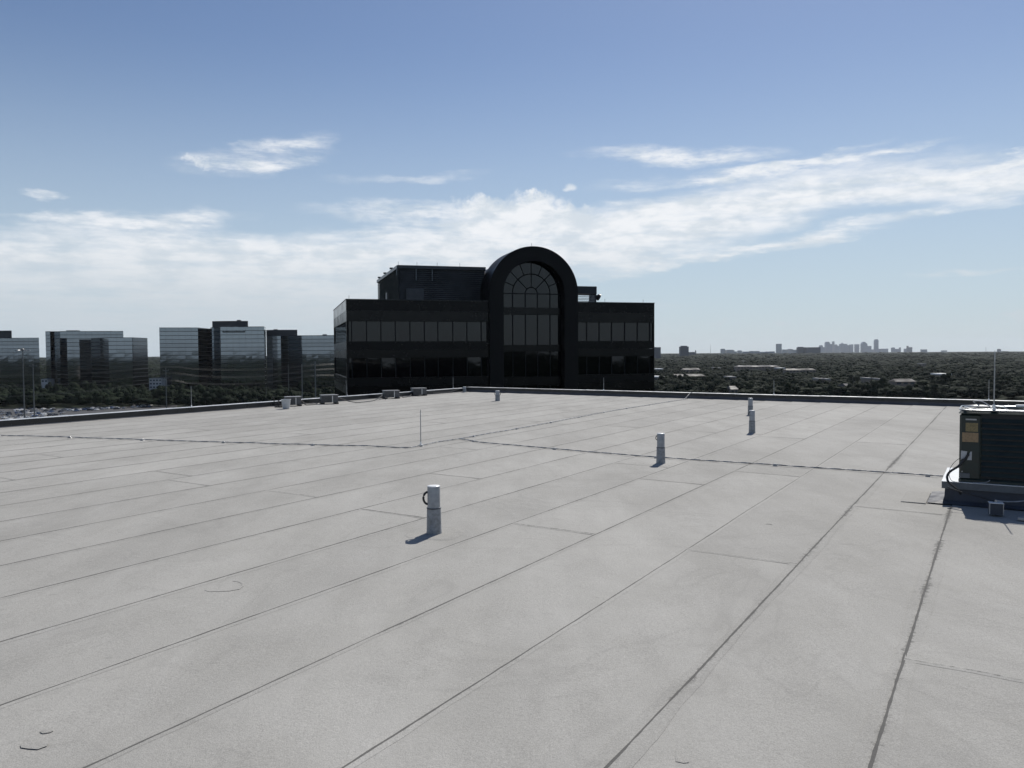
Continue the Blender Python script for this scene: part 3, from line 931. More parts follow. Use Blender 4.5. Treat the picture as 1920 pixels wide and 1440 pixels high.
mb.build('foot_flashing', m_curb, CURB)
mb = MB(); mb.bbox(-.42, -.165, -.16, .62, -.004, .002, .005); mb.build('membrane_patch', m_mem, CURB)

W = .80
ux, uy = .137, .02
UN = thing('air_conditioner', 'dark air conditioner with louvred sides, ochre stickers and a round top grille', 'air conditioner',
           tuple(CURB.location + N*ux + U*uy + Vector((0, 0, ch+.004))), -TH)
H = .80
mb = MB(); mb.bbox(-.0, W, -.0, W, .0, .045, .02); mb.build('base_pan', m_cab, UN)
# rounded corner posts: wide left service panel, slim others
mb = MB(); mb.bbox(.004, .215, .004, .215, .046, H-.045, .022); PANEL = mb.build('service_panel', m_cab, UN)
for (x, y) in ((W-.06, .004), (W-.06, W-.06), (.004, W-.06)):
    mb = MB(); mb.bbox(x, x+.056, y, y+.056, .046, H-.045, .012); mb.build('corner_post', m_cab, UN)
mb = MB(); mb.box(.03, W-.03, .03, W-.03, .046, H-.05); mb.build('coil', m_coil, UN)
nl = 11
for k in range(nl):
    z = .075 + k*(H-.15)/nl
    mb = MB()
    for (xa, xb) in ((.216, W-.062),):
        mb.add([(xa, .006, z), (xb, .006, z), (xb, .026, z+.038), (xa, .026, z+.038), (xa, .010, z-.002), (xb, .010, z-.002), (xb, .029, z+.036), (xa, .029, z+.036)],
               [(0, 1, 2, 3), (4, 7, 6, 5), (0, 4, 5, 1), (3, 2, 6, 7), (0, 3, 7, 4), (1, 5, 6, 2)])
    mb.build('front_louvre', m_cab2, UN)
    mb = MB()
    ya, yb = .216, W-.062
    mb.add([(.006, ya, z), (.006, yb, z), (.026, yb, z+.038), (.026, ya, z+.038), (.010, ya, z-.002), (.010, yb, z-.002), (.029, yb, z+.036), (.029, ya, z+.036)],
           [(0, 3, 2, 1), (4, 5, 6, 7), (0, 1, 5, 4), (3, 7, 6, 2), (0, 4, 7, 3), (1, 2, 6, 5)])
    mb.build('side_louvre', m_cab2, UN)
mb = MB(); mb.bbox(-.006, W+.006, -.006, W+.006, H-.045, H-.010, .03); mb.build('top_frame', m_cab, UN)
def rrect(w, rr, z, n=7, c=(W/2, W/2)):
    pts = []
    for q, (sx, sy) in enumerate(((1, 1), (-1, 1), (-1, -1), (1, -1))):
        for k in range(n):
            a = q*pi/2 + pi/2*k/(n-1)
            pts.append((c[0]+sx*(w-rr)+rr*cos(a), c[1]+sy*(w-rr)+rr*sin(a), z))
    return pts
mb = MB(); mb.tube(rrect(W/2+.002, .14, H-.004), .008, 8, closed=True); smooth_by_angle(mb.build('top_rim', m_silver, UN))
mb = MB(); mb.tube([(W/2+.36*cos(2*pi*k/40), W/2+.36*sin(2*pi*k/40), H+.001) for k in range(40)], .007, 8, closed=True)
smooth_by_angle(mb.build('fan_ring', m_silver, UN))
mb = MB()
for rr in [.05+.021*k for k in range(15)]:
    mb.tube([(W/2+rr*cos(2*pi*k/28), W/2+rr*sin(2*pi*k/28), H+.010-.014*(rr/.36)**2) for k in range(28)], .0026, 4, closed=True)
mb.build('grille_rings', m_cab, UN)
for k in range(8):
    a = 2*pi*k/8+.2
    MB().tube([(W/2+r_*cos(a), W/2+r_*sin(a), H+.013-.014*(r_/.36)**2) for r_ in (.04, .13, .22, .31, .36)], .004, 5).build('grille_spoke', m_silver if k % 3 == 0 else m_cab, UN)
mb = MB(); mb.lathe([(.06, H+.006), (.06, H+.022), (.03, H+.028)], 16, (W/2, W/2, 0)); HUB = mb.build('fan_hub', m_silver, UN)
for k in range(4):
    a = 2*pi*k/4
    pts = []
    for r_, w_ in ((.06, .05), (.2, .10), (.32, .11)):
        for s in (-1, 1):
            aa = a + s*w_/r_/1.5
            pts.append((W/2+r_*cos(aa), W/2+r_*sin(aa), H-.07+s*.022))
    o = MB().add(pts, [(0, 1, 3, 2), (2, 3, 5, 4)]).build('fan_blade', m_galv, HUB)
# stickers and plates (flat prints on the service panel)
def plate(name, x0, x1, z0, z1, m_, lab=None, y=.0015, pts=None):
    mb = MB()
    if pts:
        n = len(pts)
        mb.add([(x, y, z) for x, z in pts] + [(x, y+.0015, z) for x, z in pts],
               [tuple(range(n)), tuple(range(2*n-1, n-1, -1))] + [(i, n+i, n+(i+1) % n, (i+1) % n) for i in range(n)])
    else:
        mb.box(x0, x1, y, y+.0018, z0, z1)
    o = mb.build(name, m_, PANEL)
    if lab: o['label'] = lab
    return o
plate('name_plate', .062, .165, .685, .700, m_galv, 'small silver name plate')
plate('sticker', .062, .180, .560, .655, m_yel, 'olive yellow sticker')
plate('sticker', .030, .185, .445, .548, m_yel2, 'tan sticker')
plate('sticker', .018, 0, 0, 0, m_paper, 'torn white sticker', pts=[(.020, .245), (.070, .275), (.082, .34), (.022, .345)])
plate('sticker', .018, 0, 0, 0, m_paper, 'torn white sticker', pts=[(.080, .245), (.125, .245), (.125, .34), (.112, .34)])
mb = MB(); mb.tube([(.035, -.004, .115), (.035, .004, .115)], .008, 8); mb.build('bolt', m_galv, UN)
mb = MB(); mb.bbox(.012, .11, .0, .02, .046, .10, .004, M=Matrix.Translation((0, -.004, 0))); mb.build('valve_cover', m_curbf, UN)
def curve_pts(ctrl, n=8):
    ctrl = [Vector(c) for c in ctrl]; out = []
    for i in range(len(ctrl)-1):
        p0 = ctrl[max(0, i-1)]; p1 = ctrl[i]; p2 = ctrl[i+1]; p3 = ctrl[min(len(ctrl)-1, i+2)]
        for q in range(n):
            t_ = q/n
            out.append(.5*((2*p1)+(p2-p0)*t_+(2*p0-5*p1+4*p2-p3)*t_*t_+(3*p1-p0-3*p2+p3)*t_**3))
    out.append(ctrl[-1]); return out
mb = MB(); mb.tube(curve_pts([(.095, -.012, .31), (.05, -.02, .24), (.0, -.03, .175), (-.075, -.05, .115), (-.105, -.07, .06), (-.09, -.10, .0), (-.04, -.12, -.04), (.01, -.13, -.08), (.03, -.11, -.12)], 5), .013, 8)
smooth_by_angle(mb.build('insulated_hose', m_blk, UN))
mb = MB(); mb.tube(curve_pts([(.02, -.01, .27), (-.05, -.015, .20), (-.09, -.03, .10), (-.06, -.04, .01), (.03, -.03, .0)], 5), .003, 5)
mb.build('thin_wire', m_blk, UN)
mb = MB(); mb.tube(curve_pts([(.14, -.02, -.005+.01), (.22, -.02, .008), (.28, -.02, .022), (.30, -.02, .045)], 5), .004, 6); mb.build('copper_line', m_galv, UN)
mb = MB(); mb.tube(curve_pts([(.18, W-.2, H+.01), (.12, W-.3, H+.06), (.2, W*.45, H+.075), (.28, W*.35, H+.03), (.30, W*.3, H+.01)], 6), .006, 6); mb.build('top_cable', m_galv, UN)
mb = MB(); mb.bbox(W*.66, W*.8, W*.52, W*.62, H+.016, H+.04, .006); mb.build('top_bracket', m_clip, UN)
rodp = UN.location + N*(.325) + U*.035 + Vector((0, 0, H+.006))
rod(rodp, .64, 'tallest rod, standing on top of the air conditioner', r=.0065)
# junction box in front of the curb
c = G(1867, 968)
t = thing('junction_box', 'small metal junction box with a bright lid on the roof before the air conditioner', 'junction box', (c.x, c.y, .013), -TH+.12)
mb = MB(); mb.bbox(-.062, .062, -.05, .05, .006, .125, .006); mb.build('box_body', m_curb, t)
mb = MB(); mb.box(-.066, .066, -.054, .054, .1255, .130); mb.build('lid', m_sheet, t)  # sunlit look of the lid painted in with the white of the curb cap
for s in (-1, 1):
    mb = MB(); mb.box(s*.060-.004, s*.060+.004, -.0545, -.0505, .012, .12); mb.build('edge_strip', m_galv, t)
mb = MB(); mb.lathe([(.012, .13), (.012, .155), (.008, .158)], 10); mb.build('fitting', m_galv, t)
base = Vector((c.x, c.y, 0))
pts = [base + Vector((0, .02, .16)), base + N*.10 + U*.03 + Vector((0, 0, .155)), base + N*.25 + U*.08 + Vector((0, 0, .17)), base + N*.5 + U*.12 + Vector((0, 0, .25)), base + N*.8 + U*.2 + Vector((0, 0, .40))]
mb = MB(); mb.tube(curve_pts(pts, 6), .007, 6)
tag(mb.build('flexible_conduit', m_galv), 'thin metal conduit rising rightward from the junction box', 'conduit')
pts = [base + Vector((0, .03, .15)), base - N*.15 + U*.10 + Vector((0, 0, .17)), base - N*.35 + U*.15 + Vector((0, 0, .21)), base - N*.45 + U*.17 + Vector((0, 0, .24))]
mb = MB(); mb.tube(curve_pts(pts, 6), .006, 6)
tag(mb.build('flexible_conduit', m_blk), 'thin black conduit rising leftward from the junction box', 'conduit')
# timber sleeper lying along the curb's foot, to the right
c = G(1930, 984)
mb = MB(); mb.bbox(-.35, .35, -.035, .035, 0, .03, .006)
o = mb.build('metal_strip', m_galv, loc=(c.x+.30, c.y+.0, .014)); o.rotation_euler = (0, 0, -TH)
tag(o, 'thin metal strip lying on the roof at the right edge, by the junction box', 'metal strip')

# ------------------------------------------------------------------ the dark arched office building
AX, AY = -16.6, 80.0
PH = R(16.0)
def window_row(root, u_edges, z0, z1, y=.16, tilt=True, sill=True):
    for a, b_ in zip(u_edges[:-1], u_edges[1:]):
        ww, hh = (b_-a)-.07, z1-z0
        mb = MB(); mb.box(-ww/2, ww/2, 0, .03, -hh/2, hh/2)
        o = mb.build('window_pane', m_pane, root, loc=((a+b_)/2, y+.06, (z0+z1)/2))
        if tilt: o.rotation_euler = (R(rnd.uniform(-.35, .35)), 0, R(rnd.uniform(-.35, .35)))
    for e in u_edges:
        mb = MB(); mb.box(e-.045, e+.045, y-.03, y+.12, z0, z1)
        mb.build('mullion', m_mull, root)
B = thing('arched_office_building', 'near black stone office building with a tall arched window and flat roof wings', 'office building', (AX, AY, 0), PH)
def uf(px, w=0.0):
    d = ray(px, 600); k = d.x/d.y
    # X = AX + u cos - w sin ; Y = AY + u sin + w cos ; X = k Y
    return (k*(AY+w*cos(PH)) - AX + w*sin(PH))/(cos(PH)-k*sin(PH))
def zf(px, py, w=0.0):
    return ZAT(px, py, AY + uf(px, w)*sin(PH) + w*cos(PH))
LB, TOPB, DEP = uf(1227), 7.2, 21.0
UC = (uf(918, -.28)+uf(1084, -.28))/2; RO = (uf(1084, -.28)-uf(918, -.28))/2
RI = 3.42
SPR = zf(1000, 461.5, -.28)-RO
print('arch', LB, UC, RO, RI, SPR)
# wings: solid core behind the facade
mb = MB(); mb.box(.42, UC-RO, .42, DEP-.42, GZ, TOPB-.25); mb.box(UC+RO, LB-.42, .42, DEP-.42, GZ, TOPB-.25); mb.box(UC-RO+.002, UC+RO-.002, 4.0, DEP-.42, GZ, TOPB-.25); mb.build('core', m_mull, B)
rowsz = [(3.0, 5.02)] + [(-.68-3.68*k, 1.30-3.68*k) for k in range(11)]
segs = [(0.0, UC-RO, 'l'), (UC+RO, LB, 'r')]
leftE = [uf(x) for x in (653, 659.3, 687.3, 714.4, 741.5, 769, 796, 821.5, 849.5, 876, 903)] + [UC-RO-.18]
rightE = [UC+RO+.06] + [uf(x) for x in (1101, 1124.6, 1148, 1172.5, 1196.5, 1219.7, 1225.5)]
for (a, b_, w) in segs:
    zt = TOPB
    for (z0, z1) in rowsz + [(GZ, GZ+.3)]:
        if zt - z1 > .05:
            # stone spandrel courses with open joints, proud of the glass
            n = max(1, round((zt-z1)/1.1)); hh = (zt-z1)/n
            for q in range(n):
                mb = MB(); mb.box(a+(.0 if w == 'l' else .003), b_-(.003 if w == 'l' else 0), 0.002*(q % 2), .40, z1+q*hh+.006, z1+(q+1)*hh-.006)
                mb.build('stone_course', m_gran if q % 2 else m_granL, B)
        zt = z0
    for i, (z0, z1) in enumerate(rowsz[:4]):
        window_row(B, leftE if w == 'l' else rightE, z0, z1)
    for (z0, z1) in rowsz[4:]:
        mb = MB(); mb.box(a+.1, b_-.1, .22, .26, z0, z1); mb.build('glass_band', m_pane, B)
# edges next to the panes
for a, b_ in ((0, .118), (UC-RO-.17, UC-RO-.003), (LB-.09, LB)):
    mb = MB(); mb.box(a, b_, .004, .41, -10, 5.02); mb.build('stone_pier', m_gran, B)
# side faces: stone bands and ribbon windows (left), plain (right)
zt = TOPB
for (z0, z1) in rowsz + [(GZ, GZ+.3)]:
    if zt-z1 > .05:
        n = max(1, round((zt-z1)/1.1)); hh = (zt-z1)/n
        for q in range(n):
            for s in (0, 1):
                mb = MB(); x0, x1 = ((-.003, .40) if s == 0 else (LB-.40, LB+.003))
                mb.box(x0, x1, .41, DEP, z1+q*hh+.006, z1+(q+1)*hh-.006); mb.build('side_stone_course', m_granL if (q+s) % 2 else m_gran, B)
    zt = z0
for i, (z0, z1) in enumerate(rowsz):
    n = 13 if i < 3 else 1
    for q in range(n):
        y0 = .5+(DEP-1)*q/n; y1 = .5+(DEP-1)*(q+1)/n
        ww = y1-y0-.07
        mb = MB(); mb.box(0, .03, -ww/2, ww/2, -(z1-z0)/2, (z1-z0)/2)
        o = mb.build('side_window_pane', m_pane, B, loc=(.10, (y0+y1)/2, (z0+z1)/2))
        if n > 1:
            o.rotation_euler = (0, R(rnd.uniform(-.2, .2)), R(rnd.uniform(-.2, .2)))
            mb = MB(); mb.box(.075, .12, y1-.035, y1+.035, z0, z1); mb.build('side_mullion', m_mull, B)
        mb = MB(); mb.box(LB-.2, LB-.1, y0+.03, y1-.03, z0, z1); mb.build('side_window_pane', m_pane, B)
# rear wall and coping
mb = MB(); mb.box(0, LB, DEP-.4, DEP+.003, GZ, TOPB-.006); mb.build('rear_wall', m_gran, B)
mb = MB(); mb.box(-.04, UC-RO-.002, -.04, .34, TOPB, TOPB+.07); mb.box(UC+RO+.002, LB+.04, -.04, .34, TOPB, TOPB+.07); mb.box(-.04, .34, .345, DEP+.04, TOPB, TOPB+.07)
mb.box(LB-.34, LB+.04, .345, DEP+.04, TOPB, TOPB+.07); mb.build('coping', m_blackmetal, B)
mb = MB(); mb.box(.345, UC-RO-.01, .345, DEP-.4, TOPB-.22, TOPB-.15); mb.box(UC+RO+.01, LB-.345, .345, DEP-.4, TOPB-.22, TOPB-.15); mb.box(UC-RO-.01, UC+RO+.01, 13.2, DEP-.4, TOPB-.22, TOPB-.15); mb.build('flat_roof', m_roofd, B)
# the arch: jambs and barrel ring
YF = -.28
AD = 3.9
def arch_pts(r, n=40):
    return [(UC+r*cos(pi-pi*k/n), SPR+r*sin(pi*k/n)) for k in range(n+1)]
mb = MB()
mb.box(UC-RO, UC-RI, YF, AD, GZ, SPR); mb.box(UC+RI, UC+RO, YF, AD, GZ, SPR)
mb.build('arch_jambs', m_arch, B)
# arch stones: wedge blocks round the head
po, pi_ = arch_pts(RO, 40), arch_pts(RI, 40)
for k in range(0, 40, 4):
    vs, fs = [], []
    for q in range(k, k+5):
        for (x, z) in (po[q], pi_[q]):
            vs.append((x, YF, z)); vs.append((x, AD, z))
    for q in range(4):
        s = q*4
        fs += [(s, s+4, s+6, s+2), (s+1, s+3, s+7, s+5), (s, s+1, s+5, s+4), (s+2, s+6, s+7, s+3)]
    fs += [(0, 2, 3, 1), (16, 17, 19, 18)]
    MB().add(vs, fs).build('arch_stone', m_arch, B)
# window wall inside the arch, recessed
YW = .80
mb = MB(); mb.box(UC-RI, UC+RI, YW+.30, YW+.5, GZ, SPR)
n = 32
vs = [(UC+RI*cos(pi*k/n), YW+.30, SPR+RI*sin(pi*k/n)) for k in range(n+1)]
mb.add(vs, [tuple(range(len(vs)-1, -1, -1))])
mb.build('window_back', m_mull, B)
cols = [-RI, -.62*RI, -.2*RI, .2*RI, .62*RI, RI]
def arch_row(z0, z1):
    for a, b_ in zip(cols[:-1], cols[1:]):
        ww, hh = b_-a-.06, z1-z0-.04
        o = MB().box(-ww/2, ww/2, 0, .03, -hh/2, hh/2).build('window_pane', m_pane, B, loc=(UC+(a+b_)/2, YW+.05, (z0+z1)/2))
        o.rotation_euler = (R(rnd.uniform(-.3, .3)), 0, R(rnd.uniform(-.3, .3)))
    for a in cols[1:-1]:
        MB().box(UC+a-.045, UC+a+.045, YW-.04, YW+.12, z0, z1).build('mullion', m_mull, B)
zA, zB, zC, zD, zE = [zf(1000, y_, .8) for y_ in (577, 590, 647, 659, 706)]
for z0, z1 in ((zA, SPR-.05), (zC, zB), (zE, zD), (-4.5, -1.8), (-8.2, -5.5)):
    arch_row(z0, z1)
for z0, z1 in ((zB+.01, zA-.01), (zD+.01, zC-.01), (-1.79, zE-.01), (-5.49, -4.51), (GZ, -8.21)):
    MB().box(UC-RI+.002, UC+RI-.002, YW-.10, YW+.28, z0, z1).build('transom_panel', m_granL, B)
def wedge(r0, r1, a0, a1, nseg=6):
    g = .035
    vs, fs = [], []
    for q in range(nseg+1):
        a = a0+(a1-a0)*q/nseg
        for r_ in (r0, r1):
            vs.append((UC+r_*cos(a), YW+.05, SPR+r_*sin(a))); vs.append((UC+r_*cos(a), YW+.08, SPR+r_*sin(a)))
    for q in range(nseg):
        s = q*4
        fs += [(s, s+2, s+6, s+4), (s, s+4, s+5, s+1), (s+2, s+3, s+7, s+6)]
    return MB().add(vs, fs).build('window_pane', m_pane, B)
for k in range(8):
    wedge(.62*RI+.05, RI-.03, pi*k/8+.014, pi*(k+1)/8-.014)
for k in range(4):
    wedge(.2*RI+.04, .62*RI-.05, pi*k/4+.03, pi*(k+1)/4-.03)
wedge(.02, .2*RI-.04, 0.0, pi, 14)
for r_ in (.2*RI, .62*RI, RI-.03):
    MB().tube([(UC+r_*cos(pi*k/30), YW+.03, SPR+r_*sin(pi*k/30)) for k in range(31)], .055, 4).build('curved_mullion', m_mull, B)
for k in range(1, 8):
    a = pi*k/8; r0 = .2*RI if k % 2 == 0 else .62*RI
    MB().tube([(UC+r0*cos(a), YW+.03, SPR+r0*sin(a)), (UC+RI*cos(a), YW+.03, SPR+RI*sin(a))], .045, 4).build('radial_mullion', m_mull, B)
MB().box(UC-RI, UC+RI, YW-.03, YW+.1, SPR-.055, SPR+.03).build('springing_mullion', m_mull, B)
# barrel vault behind the arch
mb = MB(); n = 30
vs = []
for q, (yy, r_) in enumerate(((AD, RO-.35), (AD+9, RO-.35))):
    for k in range(n+1):
        vs.append((UC+r_*cos(pi*k/n), yy, SPR-.4+r_*sin(pi*k/n)))
fs = [(k, k+1, n+2+k, n+1+k) for k in range(n)] + [tuple(range(n, -1, -1)), tuple(range(n+1, 2*n+2))]
mb.add(vs, fs); mb.box(UC-RO+.35, UC+RO-.35, AD, AD+9, TOPB-.2, SPR-.4); mb.build('barrel_vault', m_arch, B)
# louvred penthouse
PW0 = 3.7
PT = zf(748, 497, PW0)
plan = [(uf(748, PW0), PW0), (UC-RO+.6, PW0), (UC-RO+.6, PW0+17), (uf(709, PW0+18.2), PW0+18.2)]
mb = MB(); mb.prism([(plan[0][0]+.18, plan[0][1]+.18), (plan[1][0], plan[1][1]+.18), (plan[2][0], plan[2][1]-.2), (plan[3][0]+.2, plan[3][1]-.2)], TOPB-.2, PT-.1)
mb.build('penthouse_core', m_pent, B)
nsl = 17
for k in range(nsl):
    z = TOPB + (PT-.35-TOPB)*k/nsl
    hh = (PT-.35-TOPB)/nsl
    mb = MB()
    xa, xb = plan[0][0], plan[1][0]
    mb.add([(xa, PW0, z), (xb, PW0, z), (xb, PW0+.14, z+hh*.62), (xa, PW0+.14, z+hh*.62), (xa, PW0+.03, z), (xb, PW0+.03, z), (xb, PW0+.17, z+hh*.62), (xa, PW0+.17, z+hh*.62)],
           [(0, 1, 2, 3), (4, 7, 6, 5), (0, 4, 5, 1), (3, 2, 6, 7)])
    mb.build('louvre_slat', m_louv, B)
    P0 = Vector((plan[0][0], plan[0][1], 0)); P1 = Vector((plan[3][0], plan[3][1], 0))
    mb = MB(); dx = (P1-P0)
    nn = Vector((-1, 0, 0))
    a0 = P0+Vector((0, .02, 0)); b0 = P1
    mb.add([a0+Vector((0, 0, z)), b0+Vector((0, 0, z)), b0+Vector((.12, 0, z+hh*.8)), a0+Vector((.12, 0, z+hh*.8))], [(0, 3, 2, 1), (0, 1, 2, 3)])
    mb.build('side_louvre_slat', m_louvg, B)
for k in range(24):
    f = (k+.5)/24
    p = Vector((plan[0][0], plan[0][1], 0)).lerp(Vector((plan[3][0], plan[3][1], 0)), f)
    mb = MB(); mb.box(p.x-.03, p.x+.03, p.y-.04, p.y+.04, TOPB, PT-.3); mb.build('screen_post', m_louvg, B)
mb = MB()
mb.prism([(plan[0][0]-.12, plan[0][1]-.12), (plan[1][0], plan[1][1]-.12), (plan[1][0], plan[1][1]+.3), (plan[0][0]+.4, plan[0][1]+.3)], PT-.35, PT)
mb.build('fascia', m_louv, B)
mb = MB(); mb.prism([(plan[0][0]-.13, plan[0][1]+.31), (plan[0][0]+.4, plan[0][1]+.31), (plan[3][0]+.4, plan[3][1]), (plan[3][0]-.13, plan[3][1])], PT-.33, PT+.02)
mb.build('side_coping', m_trim, B)
for x in (uf(781, PW0), uf(811, PW0), plan[0][0]-.2):
    mb = MB(); mb.tube([(x, PW0-.10, PT-1.6 if x > plan[0][0] else PT-1.1), (x, PW0-.10, PT-.38)], .05, 6); mb.build('conductor_pipe', m_trim, B)
mb = MB(); mb.box(uf(762, PW0), uf(795, PW0), PW0-.06, PW0-.01, TOPB+.1, TOPB+1.5); mb.build('access_panel', m_louv, B)
mb = MB(); mb.box(plan[0][0]-.55, plan[0][0]-.45, PW0+6, PW0+6.6, TOPB+.1, TOPB+1.5); mb.build('screen_door', m_trim, B)
# louvred box right of the arch, with its dish
xa, xb = UC+RO+.02, uf(1119, 2.6)
mb = MB()
mb.box(xa, xb, 2.6, 4.6, TOPB+1.15, TOPB+2.0)
mb.box(xa, xa+.08, 2.65, 4.5, TOPB, TOPB+1.15); mb.box(xb-.2, xb-.02, 2.65, 4.5, TOPB, TOPB+1.15)
mb.build('roof_housing', m_pent, B)
for k in range(6):
    mb = MB(); z = TOPB+.12+k*.17
    mb.box(xa+.1, xb-.2, 2.7, 2.8, z, z+.07); mb.build('housing_slat', m_trim, B)
mb = MB(); mb.tube([(xb-.9, 3.0, TOPB), (xb-.45, 3.0, TOPB+1.15)], .07, 5); mb.build('housing_brace', m_pent, B)
mb = MB(); mb.lathe([(.02, 0), (.22, .08), (.36, .22), (.40, .40), (.37, .40), (.2, .14)], 16)
o = mb.build('dish', m_blackmetal, B, loc=(xb+.1, 3.0, TOPB+.95)); o.rotation_euler = (0, R(115), 0)
mb = MB(); mb.tube([(xb-.03, 3.0, TOPB+1.0), (xb+.3, 3.0, TOPB+1.05)], .04, 6); mb.build('dish_arm', m_blackmetal, B)
mb = MB()
for (x, y, z) in ((UC-.2, 0, SPR+RO), (.3, .1, TOPB+.05), (5.8, PW0, PT), (28, .1, TOPB+.05), (32.6, .1, TOPB+.05), (10, PW0, PT), (7.8, PW0, PT), (12.5, PW0, PT)):
    o = MB().tube([(x, y, z-.05), (x, y, z+.38)], .02, 5).build('rooftop_rod', m_trim, B)
for f in (.25, .55, .85):
    p = Vector((plan[0][0], plan[0][1], PT+.05)).lerp(Vector((plan[3][0], plan[3][1], PT+.05)), f)
    MB().box(p.x-.3, p.x+.05, p.y-.15, p.y+.15, PT+.02, PT+.2).build('floodlight', m_blackmetal, B)

# ------------------------------------------------------------------ mirror glass towers on the left
FLH = 4.05
def tower(label, pts, py_top, back=45.0, bottom=GZ, faces=None, ref=None, name='glass_tower', extra=None):
    """pts: list of (px, D) along the visible front; faces: material letter per segment"""
    P = [AT(px, D) for px, D in pts]
    refD = pts[ref or 0][1]
    zt = ZAT(pts[ref or 0][0], py_top, refD)
    root = thing(name, label, 'office tower', (P[0].x, P[0].y, 0))
    O = Vector((P[0].x, P[0].y, 0))
    L = [p-O for p in P]
    vd = (P[0]+P[-1]).normalized()*back
    inner = []
    plan = [l + vd.normalized()*.6 for l in L] + [L[-1]+vd, L[0]+vd]
    MB().prism([p[:2] for p in plan], bottom, zt-.3).build('core', m_floorl, root)
    nf = int((zt-bottom)/FLH)
    mats = {'L': m_glL, 'D': m_glD, 'M': m_glM}
    for i, (a, b_) in enumerate(zip(L[:-1], L[1:])):
        d = (b_-a); ln = d.length; d.normalize(); nrm = Vector((d.y, -d.x, 0))
        if nrm.dot(vd) > 0: nrm = -nrm
        ang = atan2(d.y, d.x)
        for k in range(nf):
            z1 = zt - k*FLH; z0 = z1-FLH+.45
            w = ln
            mb = MB()
            # one storey of glass: panes a little out of true with one another
            npan = max(1, int(w/6.0))
            vs, fs = [], []
            for q in range(npan):
                x0 = w*q/npan+.06; x1 = w*(q+1)/npan-.06
                t1, t2 = rnd.uniform(-.012, .012), rnd.uniform(-.012, .012)
                o_ = len(vs)
                vs += [(x0, t1, z0), (x1, t2, z0), (x1, t2+rnd.uniform(-.008, .008), z1), (x0, t1+rnd.uniform(-.008, .008), z1),
                       (x0, .25, z0), (x1, .25, z0), (x1, .25, z1), (x0, .25, z1)]
                fs += [tuple(o_+j for j in f_) for f_ in ((0, 1, 2, 3), (4, 7, 6, 5), (0, 4, 5, 1), (3, 2, 6, 7), (0, 3, 7, 4), (1, 5, 6, 2))]
            mb.add(vs, fs)
            o = mb.build('storey_glazing', mats[(faces or 'L'*9)[i]], root, loc=(a.x, a.y, 0))
            o.rotation_euler = (0, 0, ang)
    MB().prism([(p+Vector((0, 0, 0)))[:2] for p in (L + [L[-1]+vd, L[0]+vd])], zt-.28, zt+.25).build('roof_edge', m_pent, root)
    return root, O, zt, vd
def penthouse(root, O, px0, px1, D, py_top, z0, depth=14, bulge=0.0, bumps=()):
    A = AT(px0, D)-O; C_ = AT(px1, D)-O
    zt = ZAT((px0+px1)/2, py_top, D)
    n = 8
    vd = Vector((A+O).normalized())
    front = [A.lerp(C_, k/n) - vd*bulge*sin(pi*k/n) for k in range(n+1)]
    MB().prism([p[:2] for p in front + [C_+vd*depth, A+vd*depth]], z0, zt).build('penthouse', m_pent, root)
    for f, w, h in bumps:
        p = A.lerp(C_, f)+vd*4
        MB().box(p.x-w/2, p.x+w/2, p.y-1, p.y+2, zt, zt+h).build('rooftop_plant', m_pent, root)
r, O, zt, vd = tower('mirror glass tower cut by the left edge of the picture', [(-130, 905), (73.5, 895)], 633.5, faces='L', ref=1)
penthouse(r, O, -70, 23, 915, 620, zt)
r, O, zt, vd = tower('taller block of the stepped glass tower pair, with sky over brick reflections', [(86, 850), (95, 846), (95.5, 850), (113, 850), (113.5, 844), (232, 853)], 621, faces='LDDDL', ref=5)
MB().box(0, 12, 5, 10, zt, zt+1.0).build('rooftop_plant', m_pent, r, loc=(AT(120, 840)-O))
r, O, zt, vd = tower('narrow dark shaft standing before the left half of the stepped glass tower', [(106, 800), (112, 790), (126, 800)], 634, back=18, faces='MD', ref=1)
r, O, zt, vd = tower('lower stepped glass block with one nearly black face and one pale face', [(171.5, 838), (204, 806), (248.5, 812), (277, 848)], 633, faces='DLD', ref=1)
r, O, zt, vd = tower('glass block with a wide pale face, left of the tower with rooftop lettering', [(299.5, 805), (372, 812), (394, 850), (397, 848)], 614.5, faces='LDD', ref=1)
r, O, zt, vd = tower('glass tower with small rooftop lettering and a dark curved penthouse', [(395, 812), (398, 796), (412.5, 800), (414, 786), (496, 786), (499, 812)], 612.5, faces='MMDLD', ref=4)
penthouse(r, O, 399, 466, 812, 602, zt, bulge=3, bumps=((.75, 3.5, 1.2),))
# far lettering, too small to read: a row of letter-sized strokes
A = AT(418, 785.2)-O; C_ = AT(460, 785.2)-O; zz = ZAT(440, 623.5, 785)
for k in range(20):
    p = A.lerp(C_, k/20)
    h = 1.9 if k in (0, 3, 4, 12, 19) else 1.25
    MB().box(p.x, p.x+.62, p.y-.25, p.y-.12, zz, zz+h).build('sign_letter', m_floorl, r)
r, O, zt, vd = tower('long low glass block between the lettered tower and the arched building', [(500, 838), (527, 840.5), (540, 849), (541, 841), (664, 836)], 629.5, faces='LMML', ref=1)
penthouse(r, O, 500, 558, 860, 618.5, zt, bulge=2, bumps=((.3, 4, .8),))
MB().box(0, 4, 3, 6, zt, zt+1.2).build('rooftop_plant', m_pent, r, loc=(AT(604, 835)-O))

